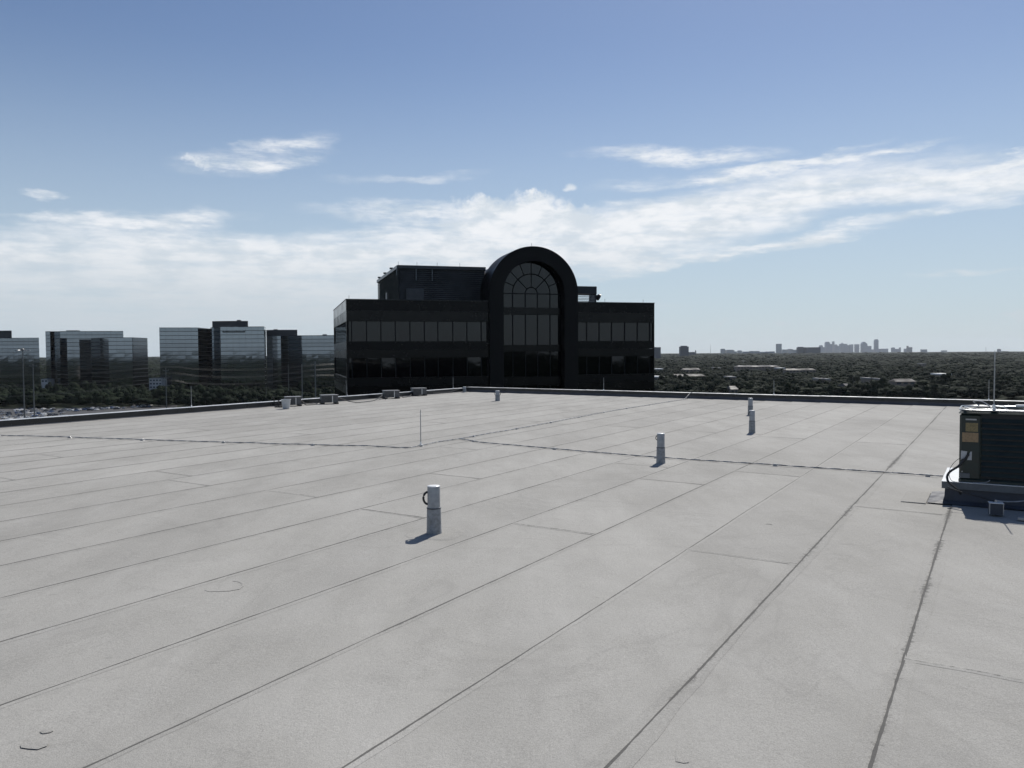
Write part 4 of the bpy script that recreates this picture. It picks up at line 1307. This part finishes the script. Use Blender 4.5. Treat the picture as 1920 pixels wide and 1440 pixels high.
def low_block(name, label, cat, px0, px1, py0, py1, D, wallm, roofm, floors=0, cols_=0, depth=20, group=None):
    A = AT(px0, D); C_ = AT(px1, D); zt = ZAT((px0+px1)/2, py0, D); zb = max(gz(D), ZAT((px0+px1)/2, py1, D)-14)
    zb = gz(D)
    t = thing(name, label, cat, (A.x, D, 0), 0, group)
    w = C_.x-A.x
    MB().box(0, w, 0, depth, zb, zt-.5).build('wall', wallm, t)
    MB().box(-.3, w+.3, -.3, depth+.3, zt-.49, zt).build('roof', roofm, t)
    if floors:
        fh = 3.4
        for k in range(floors):
            for q in range(cols_):
                x0 = w*(q+.18)/cols_; x1 = w*(q+.82)/cols_; z1 = zt-1.4-k*fh
                MB().box(x0, x1, -.06, .05, z1-1.5, z1).build('window', m_winD, t)
    return t
low_block('white_building', 'small white building with a blank wall in the gap between the left glass towers', 'building', 75.5, 88, 710.5, 737, 790, m_whitew, m_roofp, 1, 2, depth=12)
low_block('white_building', 'white apartment block with rows of dark windows between the glass towers', 'building', 278.5, 302, 709, 735, 785, m_whitew, m_roofp, 6, 4, depth=12)
# blocks behind us, seen only as reflections in the glass
def back_block(x, y, w, d, h, m_, label):
    t = thing('apartment_block', label, 'building', (x, y, gz(sqrt(x*x+y*y))))
    MB().box(-w/2, w/2, -d/2, d/2, 0, h).build('wall', m_, t)
    MB().box(-w/2-.4, w/2+.4, -d/2-.4, d/2+.4, h, h+.6).build('roof', m_roofd, t)
    nf = int(h/3.6); nc = max(2, int(w/6))
    for k in range(nf):
        MB().box(-w/2+1, w/2-1, d/2+.02, d/2+.12, k*3.6+1.2, k*3.6+2.6).build('window_band', m_winD, t)
back_block(-700, 400, 42, 30, 58, m_tan, 'tan apartment tower beyond the left edge, mirrored in the stepped glass tower')
back_block(-525, 395, 66, 24, 26, m_tan, 'low tan apartment block beyond the left edge, mirrored in the pale glass face')
back_block(60, -420, 70, 30, 30, m_tan, 'pale block behind the photographer, mirrored in the dark building')

# ------------------------------------------------------------------ poles, masts and power lines
def pole(px, D, py_top, r0, r1, label, arms=(), lamp=False, name='utility_pole', cat='pole', group=None):
    b_ = AT(px, D); g = gz(D); zt = ZAT(px, py_top, D)
    t = thing(name, label, cat, (b_.x, b_.y, g), 0, group)
    n = 6
    MB().tube([(0, 0, (zt-g)*k/n) for k in range(n+1)], [r0+(r1-r0)*k/n for k in range(n+1)], 8).build('shaft', m_poles, t)
    for dz, w in arms:
        MB().box(-w/2, w/2, -.12, .12, zt-g-dz-.15, zt-g-dz+.15).build('cross_arm', m_poles, t)
        for s in (-1, 1):
            MB().lathe([(.12, 0), (.16, .25), (.10, .5)], 8, (s*w*.46, 0, zt-g-dz+.15)).build('insulator', m_boxg, t)
    if lamp:
        MB().lathe([(.7, -.5), (.9, -.2), (.9, 0), (.3, .6)], 12, (0, 0, zt-g)).build('lowering_ring', m_poles, t)
        for k in range(6):
            a = 2*pi*k/6+.3
            o = MB(); cx, cy = 2.4*cos(a), 2.4*sin(a)
            o.tube([(.6*cos(a), .6*sin(a), zt-g-.2), (cx, cy, zt-g-.45)], .09, 5)
            o.build('lamp_arm', m_poles, t)
            M = Matrix.Translation((cx*1.25, cy*1.25, zt-g-.7)) @ Matrix.Rotation(a, 4, 'Z')
            MB().bbox(-.9, .9, -.45, .45, -.3, .3, .1, M=M).build('lamp_head', m_galv, t)
    return Vector((b_.x, b_.y, zt))
pole(42.5, 470, 655, .42, .22, 'tall mast with a ring of floodlights at the left of the car park', lamp=True, name='light_mast', cat='light mast')
pole(61, 455, 683, .40, .25, 'plain tall pole just right of the floodlight mast', arms=((1.0, 4.5),), group='poles beyond the left parapet')
pw = []
poles = [(310, 470, 690, 'pole in front of the pale glass face, left of the lettered tower', ((1.5, 3.4), (6.0, 3.4), (10.5, 3.4))),
         (540, 640, 683, 'slender pole left of the two thick poles, before the long glass block', ()),
         (565.5, 560, 683, 'left one of the two thick poles before the long glass block', ()),
         (590.5, 520, 677, 'right one of the two thick poles, with three cross arms', ((2.2, 6.0), (5.6, 6.0), (9.4, 6.0)))]
for px, D, py, lab, arms in poles:
    pole(px, D, py, .48 if px > 541 else .32, .30 if px > 541 else .2, lab, arms, group='poles beyond the left parapet')
for k, (px, D, py) in enumerate(((580, 560, 742), (361, 600, 744), (498, 620, 722))):
    pole(px, D, py, .16, .1, ('short thin post between the two thick poles', 'short thin post beside the leftmost parapet rod', 'thin post beside the lettered tower')[k], group='poles beyond the left parapet')
def wire(px_list, label):
    """sagging line through (px, py) points, spanning between supports at known distances"""
    pts = []
    for (x, y, D) in px_list:
        p = AT(x, D); pts.append(Vector((p.x, p.y, ZAT(x, y, D))))
    c = curve_pts(pts, 8)
    o = MB().tube(c, .034, 4).build('power_line', m_poles)
    tag(o, label, 'power line', 'power lines strung before the glass towers')
offs = ((0, 'highest'), (1, 'middle'), (2, 'lowest'))
W1 = [(-60, 707, 430), (75, 704, 440), (177, 700, 450), (310, 689, 470), (369, 693, 480), (446, 694.5, 495), (520, 692, 508), (590, 685.5, 520), (660, 681, 545)]
W2 = [(-60, 728, 430), (93, 722, 441), (183, 716.7, 450), (310, 701, 470), (375, 706, 482), (446, 708, 495), (520, 703.5, 508), (590, 694.5, 520), (660, 691, 545)]
W3 = [(-60, 746, 430), (50, 743, 437), (125, 737.5, 445), (183, 731.7, 450), (310, 714.5, 470), (359, 719.6, 480), (446, 721, 495), (520, 715.5, 508), (590, 704.8, 520), (660, 706, 545)]
for i, w in enumerate((W1, W2, W3)):
    wire(w, ('highest', 'middle', 'lowest')[i]+' pair of power lines, front wire')
    wire([(x, y-1.8, D+6) for x, y, D in w], ('highest', 'middle', 'lowest')[i]+' pair of power lines, rear wire')

# ------------------------------------------------------------------ car park on the left
lot = [AT(-160, 455), AT(140, 455), AT(330, 560), AT(330, 632), AT(120, 600), AT(-160, 600)]
MB().prism([p[:2] for p in lot], GZ-.2, GZ+.10).build('car_park', m_asph)['kind'] = 'structure'
mb = MB()
a_, b2 = AT(-160, 448), AT(140, 448)
mb.box(a_.x, b2.x, 444, 453, GZ-.2, GZ+.14)
mb.build('pavement', m_conc)['kind'] = 'structure'
def make_car(col, label):
    t = thing('parked_car', label, 'car', (0, 0, 0), 0, 'cars parked in the car park on the left')
    prof = [(-2.25, .35), (-2.28, .75), (-2.15, .95), (-1.55, 1.02), (-1.0, 1.42), (.55, 1.45), (1.15, 1.0), (2.1, .85), (2.28, .6), (2.25, .35)]
    n = len(prof)
    mb = MB(); vs = []
    for s, y in ((-1, .86), (1, .86)):
        for x, z in prof:
            yy = y - (.14 if z > 1.2 else 0)
            vs.append((x, s*yy, z))
    fs = [tuple(range(n)), tuple(range(2*n-1, n-1, -1))] + [(i, n+i, n+(i+1) % n, (i+1) % n) for i in range(n)]
    mb.add(vs, fs); mb.build('body', car_paints[col], t)
    mb = MB()
    mb.add([(1.13, -.72, 1.03), (1.13, .72, 1.03), (.60, .66, 1.41), (.60, -.66, 1.41)], [(0, 1, 2, 3)])
    mb.add([(-1.52, -.72, 1.06), (-1.52, .72, 1.06), (-1.04, .66, 1.40), (-1.04, -.66, 1.40)], [(3, 2, 1, 0)])
    for s in (-1, 1):
        mb.add([(-1.3, s*.865, 1.05), (.95, s*.865, 1.05), (.5, s*.735, 1.38), (-.95, s*.735, 1.38)], [(0, 1, 2, 3)])
    mb.v = [(x*1.01, y*1.012, z+.012) for x, y, z in mb.v]
    mb.build('windows', m_carg, t)
    for x in (-1.4, 1.4):
        for s in (-1, 1):
            w = MB(); w.lathe([(.2, -.1), (.33, -.1), (.33, .1), (.2, .1)], 10)
            o = w.build('wheel', m_tyre, t, loc=(x, s*.80, .33)); o.rotation_euler = (R(90), 0, 0)
    return t
protos = {}
words = {'white': 'white', 'silver': 'silver', 'dark': 'dark', 'red': 'red', 'blue': 'blue'}
cols_w = ['white']*7 + ['silver']*5 + ['dark']*5 + ['blue']
def place_car(x, y, rz):
    col = rnd.choice(cols_w)
    lab = words[col]+' car parked in the car park beyond the left parapet'
    if col not in protos:
        protos[col] = make_car(col, lab); o = protos[col]
        o.location = (x, y, GZ+.10); o.rotation_euler = (0, 0, rz)
    else:
        dup(protos[col], (x, y, GZ+.10), rz, lab, 'cars parked in the car park on the left')
for row in range(12):
    D = 478 + row*10.2 + (row % 2)*-2.5
    x0, x1 = AT(-25, D).x, AT(118, D).x
    x = x0
    while x < x1:
        if rnd.random() < .55 and (row < 9 or x < x0+50):
            place_car(x, D, pi/2+rnd.uniform(-.04, .04)+(pi if rnd.random() < .5 else 0))
        x += 3.4
for k in range(44):
    px = rnd.uniform(118, 285)
    D = 560 + (px-118)*.28 + rnd.choice((0, 9, 18))
    place_car(AT(px, D).x, D, rnd.choice((0, pi/2))+rnd.uniform(-.1, .1))
# white bay lines
mb = MB()
for row in range(12):
    D = 478 + row*10.2 + (row % 2)*-2.5
    x = AT(-25, D).x - 1.7
    while x < AT(118, D).x:
        mb.box(x-.07, x+.07, D-2.5, D+2.5, GZ+.104, GZ+.108); x += 3.4
o = mb.build('bay_markings', m_line); o['kind'] = 'structure'

# ------------------------------------------------------------------ trees
def leaf_cloud(seed, rx, rz_, n_lobes, n_leaf, leaf, trunk_h):
    rr = random.Random(seed)
    mb = MB()
    lobes = []
    for k in range(n_lobes):
        a = rr.uniform(0, 2*pi); q = rr.uniform(.0, .62)*rx
        z = trunk_h + rz_*rr.uniform(.35, 1.45)
        sc_ = rr.uniform(.36, .62)*(1.0-.25*abs(z-trunk_h-rz_*.8)/rz_)
        lobes.append((Vector((q*cos(a), q*sin(a), z)), rx*sc_, rz_*sc_*1.05))
    ico = []
    for i in range(5):
        th = pi*(i+.5)/5
        for j in range(7):
            ph = 2*pi*j/7
            ico.append(Vector((sin(th)*cos(ph), sin(th)*sin(ph), cos(th))))
    for c, a, b_ in lobes:
        vs = [c + Vector((v.x*a, v.y*a, v.z*b_))*.80*(1+.25*mnoise.noise(v*2+c)) for v in ico]
        fs = []
        for i in range(4):
            for j in range(7):
                fs.append((i*7+j, (i+1)*7+j, (i+1)*7+(j+1) % 7, i*7+(j+1) % 7))
        fs.append(tuple(range(7))); fs.append(tuple(range(34, 27, -1)))
        mb.add(vs, fs)
    for k in range(n_leaf):
        c, a, b_ = rr.choice(lobes)
        v = Vector((rr.gauss(0, 1), rr.gauss(0, 1), rr.gauss(0, 1)+.25)).normalized()
        q = rr.uniform(.80, 1.0)
        p = c + Vector((v.x*a, v.y*a, v.z*b_))*q
        t1 = Vector((rr.gauss(0, 1), rr.gauss(0, 1), rr.gauss(0, .6))).normalized()
        t2 = v.cross(t1)
        if t2.length < .1: continue
        t2.normalize(); t1 = (t1 - v*t1.dot(v)*.75).normalized()
        s = leaf*rr.uniform(.5, 1.15)
        mb.add([p-t1*s-t2*s*.7, p+t1*s-t2*s*.6, p+t1*s*.8+t2*s*.7, p-t1*s*.9+t2*s*.6], [(0, 1, 2, 3)])
    return mb, lobes
tree_src = bpy.data.collections.new('crowns')
variants = []
specs = [(6.8, 4.2, 10, 640, .36, 2.6), (5.6, 5.0, 9, 560, .34, 3.0), (8.0, 4.0, 12, 760, .38, 2.4), (4.8, 4.4, 8, 480, .32, 2.8), (6.2, 3.4, 9, 560, .34, 2.0)]
for i, s in enumerate(specs):
    mb, lobes = leaf_cloud(100+i, *s)
    crown = mb.mesh('crown', m_leaf)
    tb = MB()
    th = s[5]+s[1]*.8
    tb.tube([(0, 0, -.3), (.1, 0, th*.4), (.15, .1, th)], [.38, .28, .16], 7)
    for c, a, b_ in lobes[:6]:
        tb.tube([(.1, .05, th*.55), tuple(c*.6+Vector((0, 0, th*.25))), tuple(c)], [.17, .11, .05], 5)
    variants.append((crown, tb.mesh('trunk', m_bark)))
def plant(v, P, s, rz, label, group):
    t = thing('tree', label, 'tree', P, rz, group)
    t.scale = s
    a = bpy.data.objects.new('trunk', variants[v][1]); COL.objects.link(a); a.parent = t
    c = bpy.data.objects.new('crown', variants[v][0]); COL.objects.link(c); c.parent = t
    return c
def clear(x, y):
    """where no tree can stand"""
    D = y
    if y > 0:
        px = 960 + F_PX*x/y
        if y < 560 and px < 700: return False
        if -170 < px < 335 and y < 606: return False
        if (abs(x+700) < 40 or abs(x+525) < 50) and abs(y-400) < 40: return False
        if 60 < px < 700 and 765 < y < 900: return False
        if px <= 80 and 870 < y < 960: return False
        if 73 < px < 90 and 740 < y < 805: return False
        if 272 < px < 306 and 735 < y < 800: return False
    return True
first = {}
cnt = 0
# left strip below the towers
tries = 0
while cnt < 130 and tries < 4000:
    tries += 1
    px = rnd.uniform(-60, 655); D = rnd.uniform(600, 760)
    if px > 330: D = rnd.uniform(560, 760)
    p = AT(px, D)
    if not clear(p.x, p.y): continue
    v = rnd.randrange(5); k = rnd.uniform(.75, 1.2)
    c = plant(v, (p.x, p.y, gz(D)), (k, k, k*rnd.uniform(.85, 1.25)), rnd.uniform(0, 6.28),
              'dark leafy tree in the strip at the foot of the glass towers', 'trees at the foot of the glass towers')
    if v not in first: first[v] = c
    cnt += 1
cnt = 0
while cnt < 160:
    px = rnd.uniform(1215, 1960); D = 600+320*rnd.random()**1.3
    p = AT(px, D); v = rnd.randrange(5); k = rnd.uniform(.8, 1.25)
    c = plant(v, (p.x, p.y, gz(D)), (k, k, k*rnd.uniform(.85, 1.2)), rnd.uniform(0, 6.28),
              'dark leafy tree at the near edge of the wood beyond the far parapet', 'nearest trees of the wood on the right')
    if v not in first: first[v] = c
    cnt += 1
for v in range(5):
    tree_src.objects.link(first[v])

# low roofs that show among the trees: (px0, px1, py of roof top, roof material, height, label)
roofs = [
    (1222, 1246, 705.5, 'p', 12, 'white flat canopy roof at the corner of the arched building'),
    (1231, 1243, 691, 'p', 13, 'small bright building roof just right of the arched building'),
    (1262, 1322, 703, 't', 12, 'long narrow tan roof among trees, right of the arched building'),
    (1280, 1313, 691.5, 't', 13, 'pale roof strip behind the long narrow tan roof'),
    (1340, 1352, 689, 'p', 12, 'tiny pale roof between the long strips and the big dull roof'),
    (1383, 1462, 686, 'd', 16, 'largest dull grey roof in the middle of the wood'),
    (1459, 1472, 689.5, 'p', 13, 'bright white roof at the right end of the largest dull roof'),
    (1474, 1530, 692, 't', 13, 'low tan roof strip right of the bright white roof'),
    (1389, 1397, 677, 'p', 13, 'far small white roof above the largest dull roof'),
    (1540, 1546, 709.5, 'p', 12, 'left one of two tiny white roofs side by side'),
    (1552, 1557, 710, 'p', 12, 'right one of two tiny white roofs side by side'),
    (1368, 1380, 706, 'p', 12, 'small pale roof left of centre in the wood'),
    (1371, 1384, 726.5, 't', 11, 'near tan roof just above the parapet, left of the thin rod'),
    (1632, 1638, 708.5, 'p', 12, 'small white roof below the tallest skyline tower'),
    (1650, 1654, 709.5, 'p', 12, 'smallest white roof right of the tallest skyline tower'),
    (1680, 1718, 712.5, 't', 12, 'tan pitched roof in the near wood, left of the air conditioner rod'),
    (1765, 1784, 700.5, 'p', 13, 'brightest long white roof in the wood at the right'),
    (1747, 1752, 665.8, 'p', 14, 'farthest white roof near the horizon'),
    (1730, 1737, 681.5, 'p', 13, 'dim white roof halfway to the horizon at the right'),
    (1634, 1640, 723, 't', 11, 'small tan roof close behind the parapet, below the skyline'),
    (1590, 1600, 722, 'd', 11, 'dark roof close behind the parapet below the skyline'),
    (78, 86, 683, 'p', 12, 'pale roof far away in the gap between the left glass towers'),
]
blocks = []
for (x0, x1, py, rm, hh, lab) in roofs:
    D = 900.0
    for _ in range(30):
        ztop = gz(D)+hh
        s = ray((x0+x1)/2, py); D = (ztop-EYE)/(s.z/s.y)
    blocks.append((x0, x1, D, hh))
    roofm = {'p': m_roofw if x0 in (1222, 1765, 1231, 1459) else m_roofp, 't': m_rooft, 'd': m_roofd}[rm]
    wallm = m_tan
    A = AT(x0, D); C_ = AT(x1, D); w = C_.x-A.x
    t = thing('low_building', lab, 'building', (A.x, D, gz(D)))
    dp = 22 if rm != 't' else 14
    MB().box(0, w, 0, dp, 0, hh-1.5).build('wall', wallm, t)
    if rm == 'p':
        MB().box(-.5, w+.5, -.5, dp+.5, hh-1.49, hh).build('roof', roofm, t)
    else:
        MB().add([(-.6, -.6, hh-1.49), (w+.6, -.6, hh-1.49), (w+.6, dp+.6, hh-1.49), (-.6, dp+.6, hh-1.49), (w*.06, dp/2, hh+1), (w*.94, dp/2, hh+1)],
                 [(0, 1, 5, 4), (1, 2, 5), (2, 3, 4, 5), (3, 0, 4), (3, 2, 1, 0)]).build('roof', roofm, t)
    nw = max(2, min(14, int(w/5)))
    for q in range(nw):
        MB().box(w*(q+.2)/nw, w*(q+.8)/nw, -.08, .04, hh-4, hh-2.4).build('window', m_winD, t)

# the wood itself
pts, rots, scs, idx = [], [], [], []
rr = random.Random(5)
def try_pt(r, a, sp, front):
    x, y = r*sin(a), r*cos(a)
    if y > 0:
        if not clear(x, y): return
        # keep the individually planted zones for the individual trees, and keep roofs visible
        if front and abs(x/y) < .75:
            px = 960+F_PX*x/y
            if px > 1210 and y < 640: return
            if px < 660 and y < 610: return
            for (x0, x1, D, hh) in blocks:
                if x0-3 < px < x1+3 and D-9 < y < D+26: return
    else:
        if sqrt(x*x+y*y) < 110: return
    k = max(1.0, sp/10.5)
    pts.append((x, y, gz(r)-.4)); rots.append((0, 0, rr.uniform(0, 6.28)))
    s = rr.choice((.62, .8, .95, 1.1, 1.3, 1.6))*rr.uniform(.9, 1.1)
    hv = .80 + .55*mnoise.noise(Vector((x*.004, y*.004, 0))) + rr.uniform(-.15, .2)
    scs.append((s*k, s*k, hv*(1.0+.12*math.log(k+1)))); idx.append(rr.randrange(5))
# frustum in front
def ring_fill(a0, a1, r0, r1, sp0, coef, front):
    r = r0
    while r < r1:
        sp = max(sp0, r*coef)
        n = int((a1-a0)*r/sp)+1
        for q in range(n):
            a = a0+(a1-a0)*(q+rr.random())/n
            rj = r+rr.uniform(-.6, .6)*sp
            gap = mnoise.noise(Vector((rj*sin(a)*.0035, rj*cos(a)*.0035, 4.0)))
            if gap > .42: continue
            try_pt(rj, a, sp, front)
        r += sp
ring_fill(-.70, .70, 430, 8200, 9.5, .0085, True)
ring_fill(.70, 2*pi-.70, 130, 5200, 15, .022, False)
me = bpy.data.meshes.new('woodland'); me.from_pydata(pts, [], [])
for nm, typ, dat in (('rot', 'FLOAT_VECTOR', rots), ('scl', 'FLOAT_VECTOR', scs)):
    at_ = me.attributes.new(nm, typ, 'POINT'); at_.data.foreach_set('vector', [c for v in dat for c in v])
at_ = me.attributes.new('idx', 'INT', 'POINT'); at_.data.foreach_set('value', idx)
wood = bpy.data.objects.new('woodland', me); COL.objects.link(wood)
tag(wood, 'dark green wood stretching to the horizon', 'woodland', kind='stuff')
ng = bpy.data.node_groups.new('scatter', 'GeometryNodeTree')
ng.interface.new_socket('Geometry', in_out='INPUT', socket_type='NodeSocketGeometry')
ng.interface.new_socket('Geometry', in_out='OUTPUT', socket_type='NodeSocketGeometry')
gi = ng.nodes.new('NodeGroupInput'); go = ng.nodes.new('NodeGroupOutput')
m2p = ng.nodes.new('GeometryNodeMeshToPoints')
iop = ng.nodes.new('GeometryNodeInstanceOnPoints'); iop.inputs['Pick Instance'].default_value = True
ci = ng.nodes.new('GeometryNodeCollectionInfo'); ci.inputs['Collection'].default_value = tree_src
ci.inputs['Separate Children'].default_value = True; ci.inputs['Reset Children'].default_value = True
def named(nm, typ):
    nd = ng.nodes.new('GeometryNodeInputNamedAttribute'); nd.data_type = typ; nd.inputs['Name'].default_value = nm
    return nd.outputs['Attribute']
L_ = ng.links.new
L_(gi.outputs[0], m2p.inputs['Mesh']); L_(m2p.outputs[0], iop.inputs['Points']); L_(ci.outputs[0], iop.inputs['Instance'])
L_(named('idx', 'INT'), iop.inputs['Instance Index'])
L_(named('rot', 'FLOAT_VECTOR'), iop.inputs['Rotation']); L_(named('scl', 'FLOAT_VECTOR'), iop.inputs['Scale'])
L_(iop.outputs[0], go.inputs[0])
md = wood.modifiers.new('scatter', 'NODES'); md.node_group = ng
print('woodland points', len(pts))

# ------------------------------------------------------------------ skyline
sky_b = [  # px0, px1, py_top, D, material, shape, label
    (1225, 1238, 651, 3600, 3, 'f', 'dark slab block beside the right corner of the arched building'),
    (1274.5, 1290, 648.3, 4200, 3, 's', 'broad dark block standing alone on the horizon right of the arched building'),
    (1292, 1302, 660, 5200, 3, 'f', 'low wide block next to the broad dark block'),
    (1303.6, 1305, 656, 5200, 3, 'p', 'small pointed spire right of the broad dark block'),
    (1331.6, 1332.4, 646, 9000, 0, 'm', 'hair thin radio mast on the horizon'),
    (1351.5, 1359, 653.8, 9500, 2, 's', 'pale block, first of the low row on the horizon'),
    (1361, 1375.5, 655.8, 9500, 2, 's', 'wider pale block, second of the low row on the horizon'),
    (1376, 1381, 659, 9800, 0, 'f', 'tiny block after the two pale ones'),
    (1383, 1390.5, 657, 9800, 2, 's', 'pale stepped block left of the long low row'),
    (1393, 1404, 659.2, 9800, 1, 'f', 'first block of the long low dark row'),
    (1405, 1411, 658.2, 9800, 1, 'f', 'second block of the long low dark row'),
    (1412.5, 1423, 658.2, 9800, 1, 'f', 'third block of the long low dark row'),
    (1424, 1436, 659.6, 9800, 1, 'f', 'fourth block of the long low dark row'),
    (1437.5, 1451, 659, 9800, 1, 'f', 'last block of the long low dark row'),
    (1455.8, 1464.5, 644.7, 10500, 2, 'f', 'pale tower standing clear, left of the downtown cluster'),
    (1467, 1475, 655.3, 11000, 2, 'f', 'low pale block right of the clear standing pale tower'),
    (1477, 1486, 654.3, 11000, 2, 's', 'second low block right of the clear standing pale tower'),
    (1487, 1495, 655.8, 11000, 0, 'f', 'low block touching the dark rounded block'),
    (1495, 1507, 650.3, 7000, 3, 's', 'dark block with chamfered top, left of the wide dark slab'),
    (1508, 1534.5, 651.2, 7000, 3, 'f', 'wide dark slab at the left foot of the downtown cluster'),
    (1536, 1542, 647.2, 19000, 1, 's', 'first narrow downtown tower from the left'),
    (1542, 1546, 651, 19000, 1, 'f', 'short tower after the first narrow downtown one'),
    (1547, 1555, 640.8, 19000, 1, 's', 'downtown tower with a rounded top, left half of the cluster'),
    (1556, 1560, 645, 19500, 1, 'f', 'lower tower leaning against the slim downtown one'),
    (1560, 1564, 640.2, 19500, 0, 'f', 'slim tall tower in the left half of downtown'),
    (1565, 1569.5, 645.8, 19500, 1, 's', 'mid height downtown tower right of the slim one'),
    (1570, 1575, 648.3, 19500, 1, 'f', 'low shoulder between two downtown towers'),
    (1574.5, 1583, 642.3, 19000, 1, 'p', 'downtown tower with a pointed roof in the middle of the cluster'),
    (1583.5, 1588, 644.8, 19500, 1, 'f', 'downtown tower right of the pointed roof'),
    (1588, 1593, 647.3, 19500, 1, 'f', 'shoulder block right of the middle downtown towers'),
    (1593, 1599, 645.8, 19000, 1, 'f', 'square downtown tower before the gap'),
    (1602.8, 1610, 645.5, 19000, 1, 'f', 'flat topped tower between the two downtown gaps'),
    (1614.8, 1624.5, 641, 19000, 1, 'c', 'downtown tower with a sloping crown, left of the tallest'),
    (1624.5, 1632.5, 648.7, 19000, 1, 'f', 'stepped annex right of the sloping crown tower'),
    (1634, 1639, 655.2, 19000, 1, 'f', 'low block at the left foot of the tallest tower'),
    (1639.2, 1646, 636, 19000, 1, 's', 'tallest skyline tower, with a rounded top'),
    (1647, 1655, 654, 18000, 1, 'f', 'low block at the right foot of the tallest tower'),
    (1657, 1664, 653.8, 18000, 1, 'f', 'second low block right of the tallest tower'),
    (1671.5, 1677, 651.5, 18000, 1, 's', 'small tower right of the tallest one'),
    (1678, 1684.5, 654.2, 18000, 1, 'f', 'low block right of the small tower'),
    (1685.6, 1688.6, 651.5, 18000, 1, 'f', 'very slim small tower'),
    (1695, 1698.8, 653.8, 18000, 1, 'f', 'short stub before the dark twin block'),
    (1700, 1703, 648.6, 16000, 3, 'f', 'slim riser of the dark twin block at the right end of downtown'),
    (1702.8, 1709.2, 651, 16000, 3, 'f', 'dark twin block at the right end of downtown'),
    (1727.5, 1736.5, 655.2, 12000, 0, 'f', 'isolated low block right of downtown'),
    (1766, 1774, 657, 15000, 0, 'f', 'faint low block far right of downtown'),
    (1848, 1849, 650.5, 17000, 0, 'm', 'faint mast just left of the air conditioner rod'),
    (1870.5, 1875.5, 654.3, 13000, 3, 's', 'small dark block right of the air conditioner rod'),
    (1876, 1888, 658.3, 12500, 2, 'f', 'white roofed hall right of the air conditioner rod'),
]
for (x0, x1, py, D, mi, sh, lab) in sky_b:
    A = AT(x0, D); C_ = AT(x1, D); w = C_.x-A.x; xm = (x0+x1)/2
    zb = gz(D)-1; zt = ZAT(xm, py, D)
    t = thing('far_mast' if sh == 'm' else 'far_tower', lab, 'mast' if sh == 'm' else 'building', ((A.x+C_.x)/2, D, zb))
    h = zt-zb; d = max(12, w*.8) if sh != 'm' else 3
    m_ = m_far[mi]
    if sh == 'm':
        MB().tube([(0, 0, 0), (0, 0, h)], [w*.5, w*.2], 6).build('shaft', m_, t); continue
    body = h
    if sh == 's': body = h*.93
    if sh == 'p': body = h*.86
    if sh == 'c': body = h*.80
    MB().box(-w/2, w/2, -d/2, d/2, 0, body).build('shaft', m_, t)
    if sh == 's': MB().bbox(-w*.36, w*.36, -d*.36, d*.36, body, h, min(w, h-body)*.2).build('top', m_, t)
    if sh == 'p': MB().add([(-w*.4, -d*.4, body), (w*.4, -d*.4, body), (w*.4, d*.4, body), (-w*.4, d*.4, body), (0, 0, h)], [(0, 1, 4), (1, 2, 4), (2, 3, 4), (3, 0, 4)]).build('top', m_, t)
    if sh == 'c': MB().add([(-w/2, -d/2, body), (w/2, -d/2, body), (w/2, d/2, body), (-w/2, d/2, body), (-w*.25, -d/2, h), (0, -d/2, h), (0, d/2, h), (-w*.25, d/2, h)],
                           [(0, 1, 5, 4), (3, 7, 6, 2), (4, 5, 6, 7), (0, 4, 7, 3), (1, 2, 6, 5)]).build('top', m_, t)

# ------------------------------------------------------------------ haze
hb = MB(); hb.box(-23500, 23500, -23500, 23500, GZ-1.2, 340)
me_h = hb.mesh('haze', [])
hz = bpy.data.objects.new('haze', me_h); COL.objects.link(hz)
tag(hz, kind='stuff', label='pale summer haze over the plain', cat='haze')
mh = bpy.data.materials.new('haze_air'); mh.use_nodes = True
mh.node_tree.nodes.clear()
pv = mh.node_tree.nodes.new('ShaderNodeVolumePrincipled')
pv.inputs['Color'].default_value = (0.86, 0.93, 1.0, 1)
pv.inputs['Density'].default_value = 1.75e-5
pv.inputs['Anisotropy'].default_value = 0.2
mo = mh.node_tree.nodes.new('ShaderNodeOutputMaterial')
mh.node_tree.links.new(pv.outputs[0], mo.inputs['Volume'])
me_h.materials.append(mh)
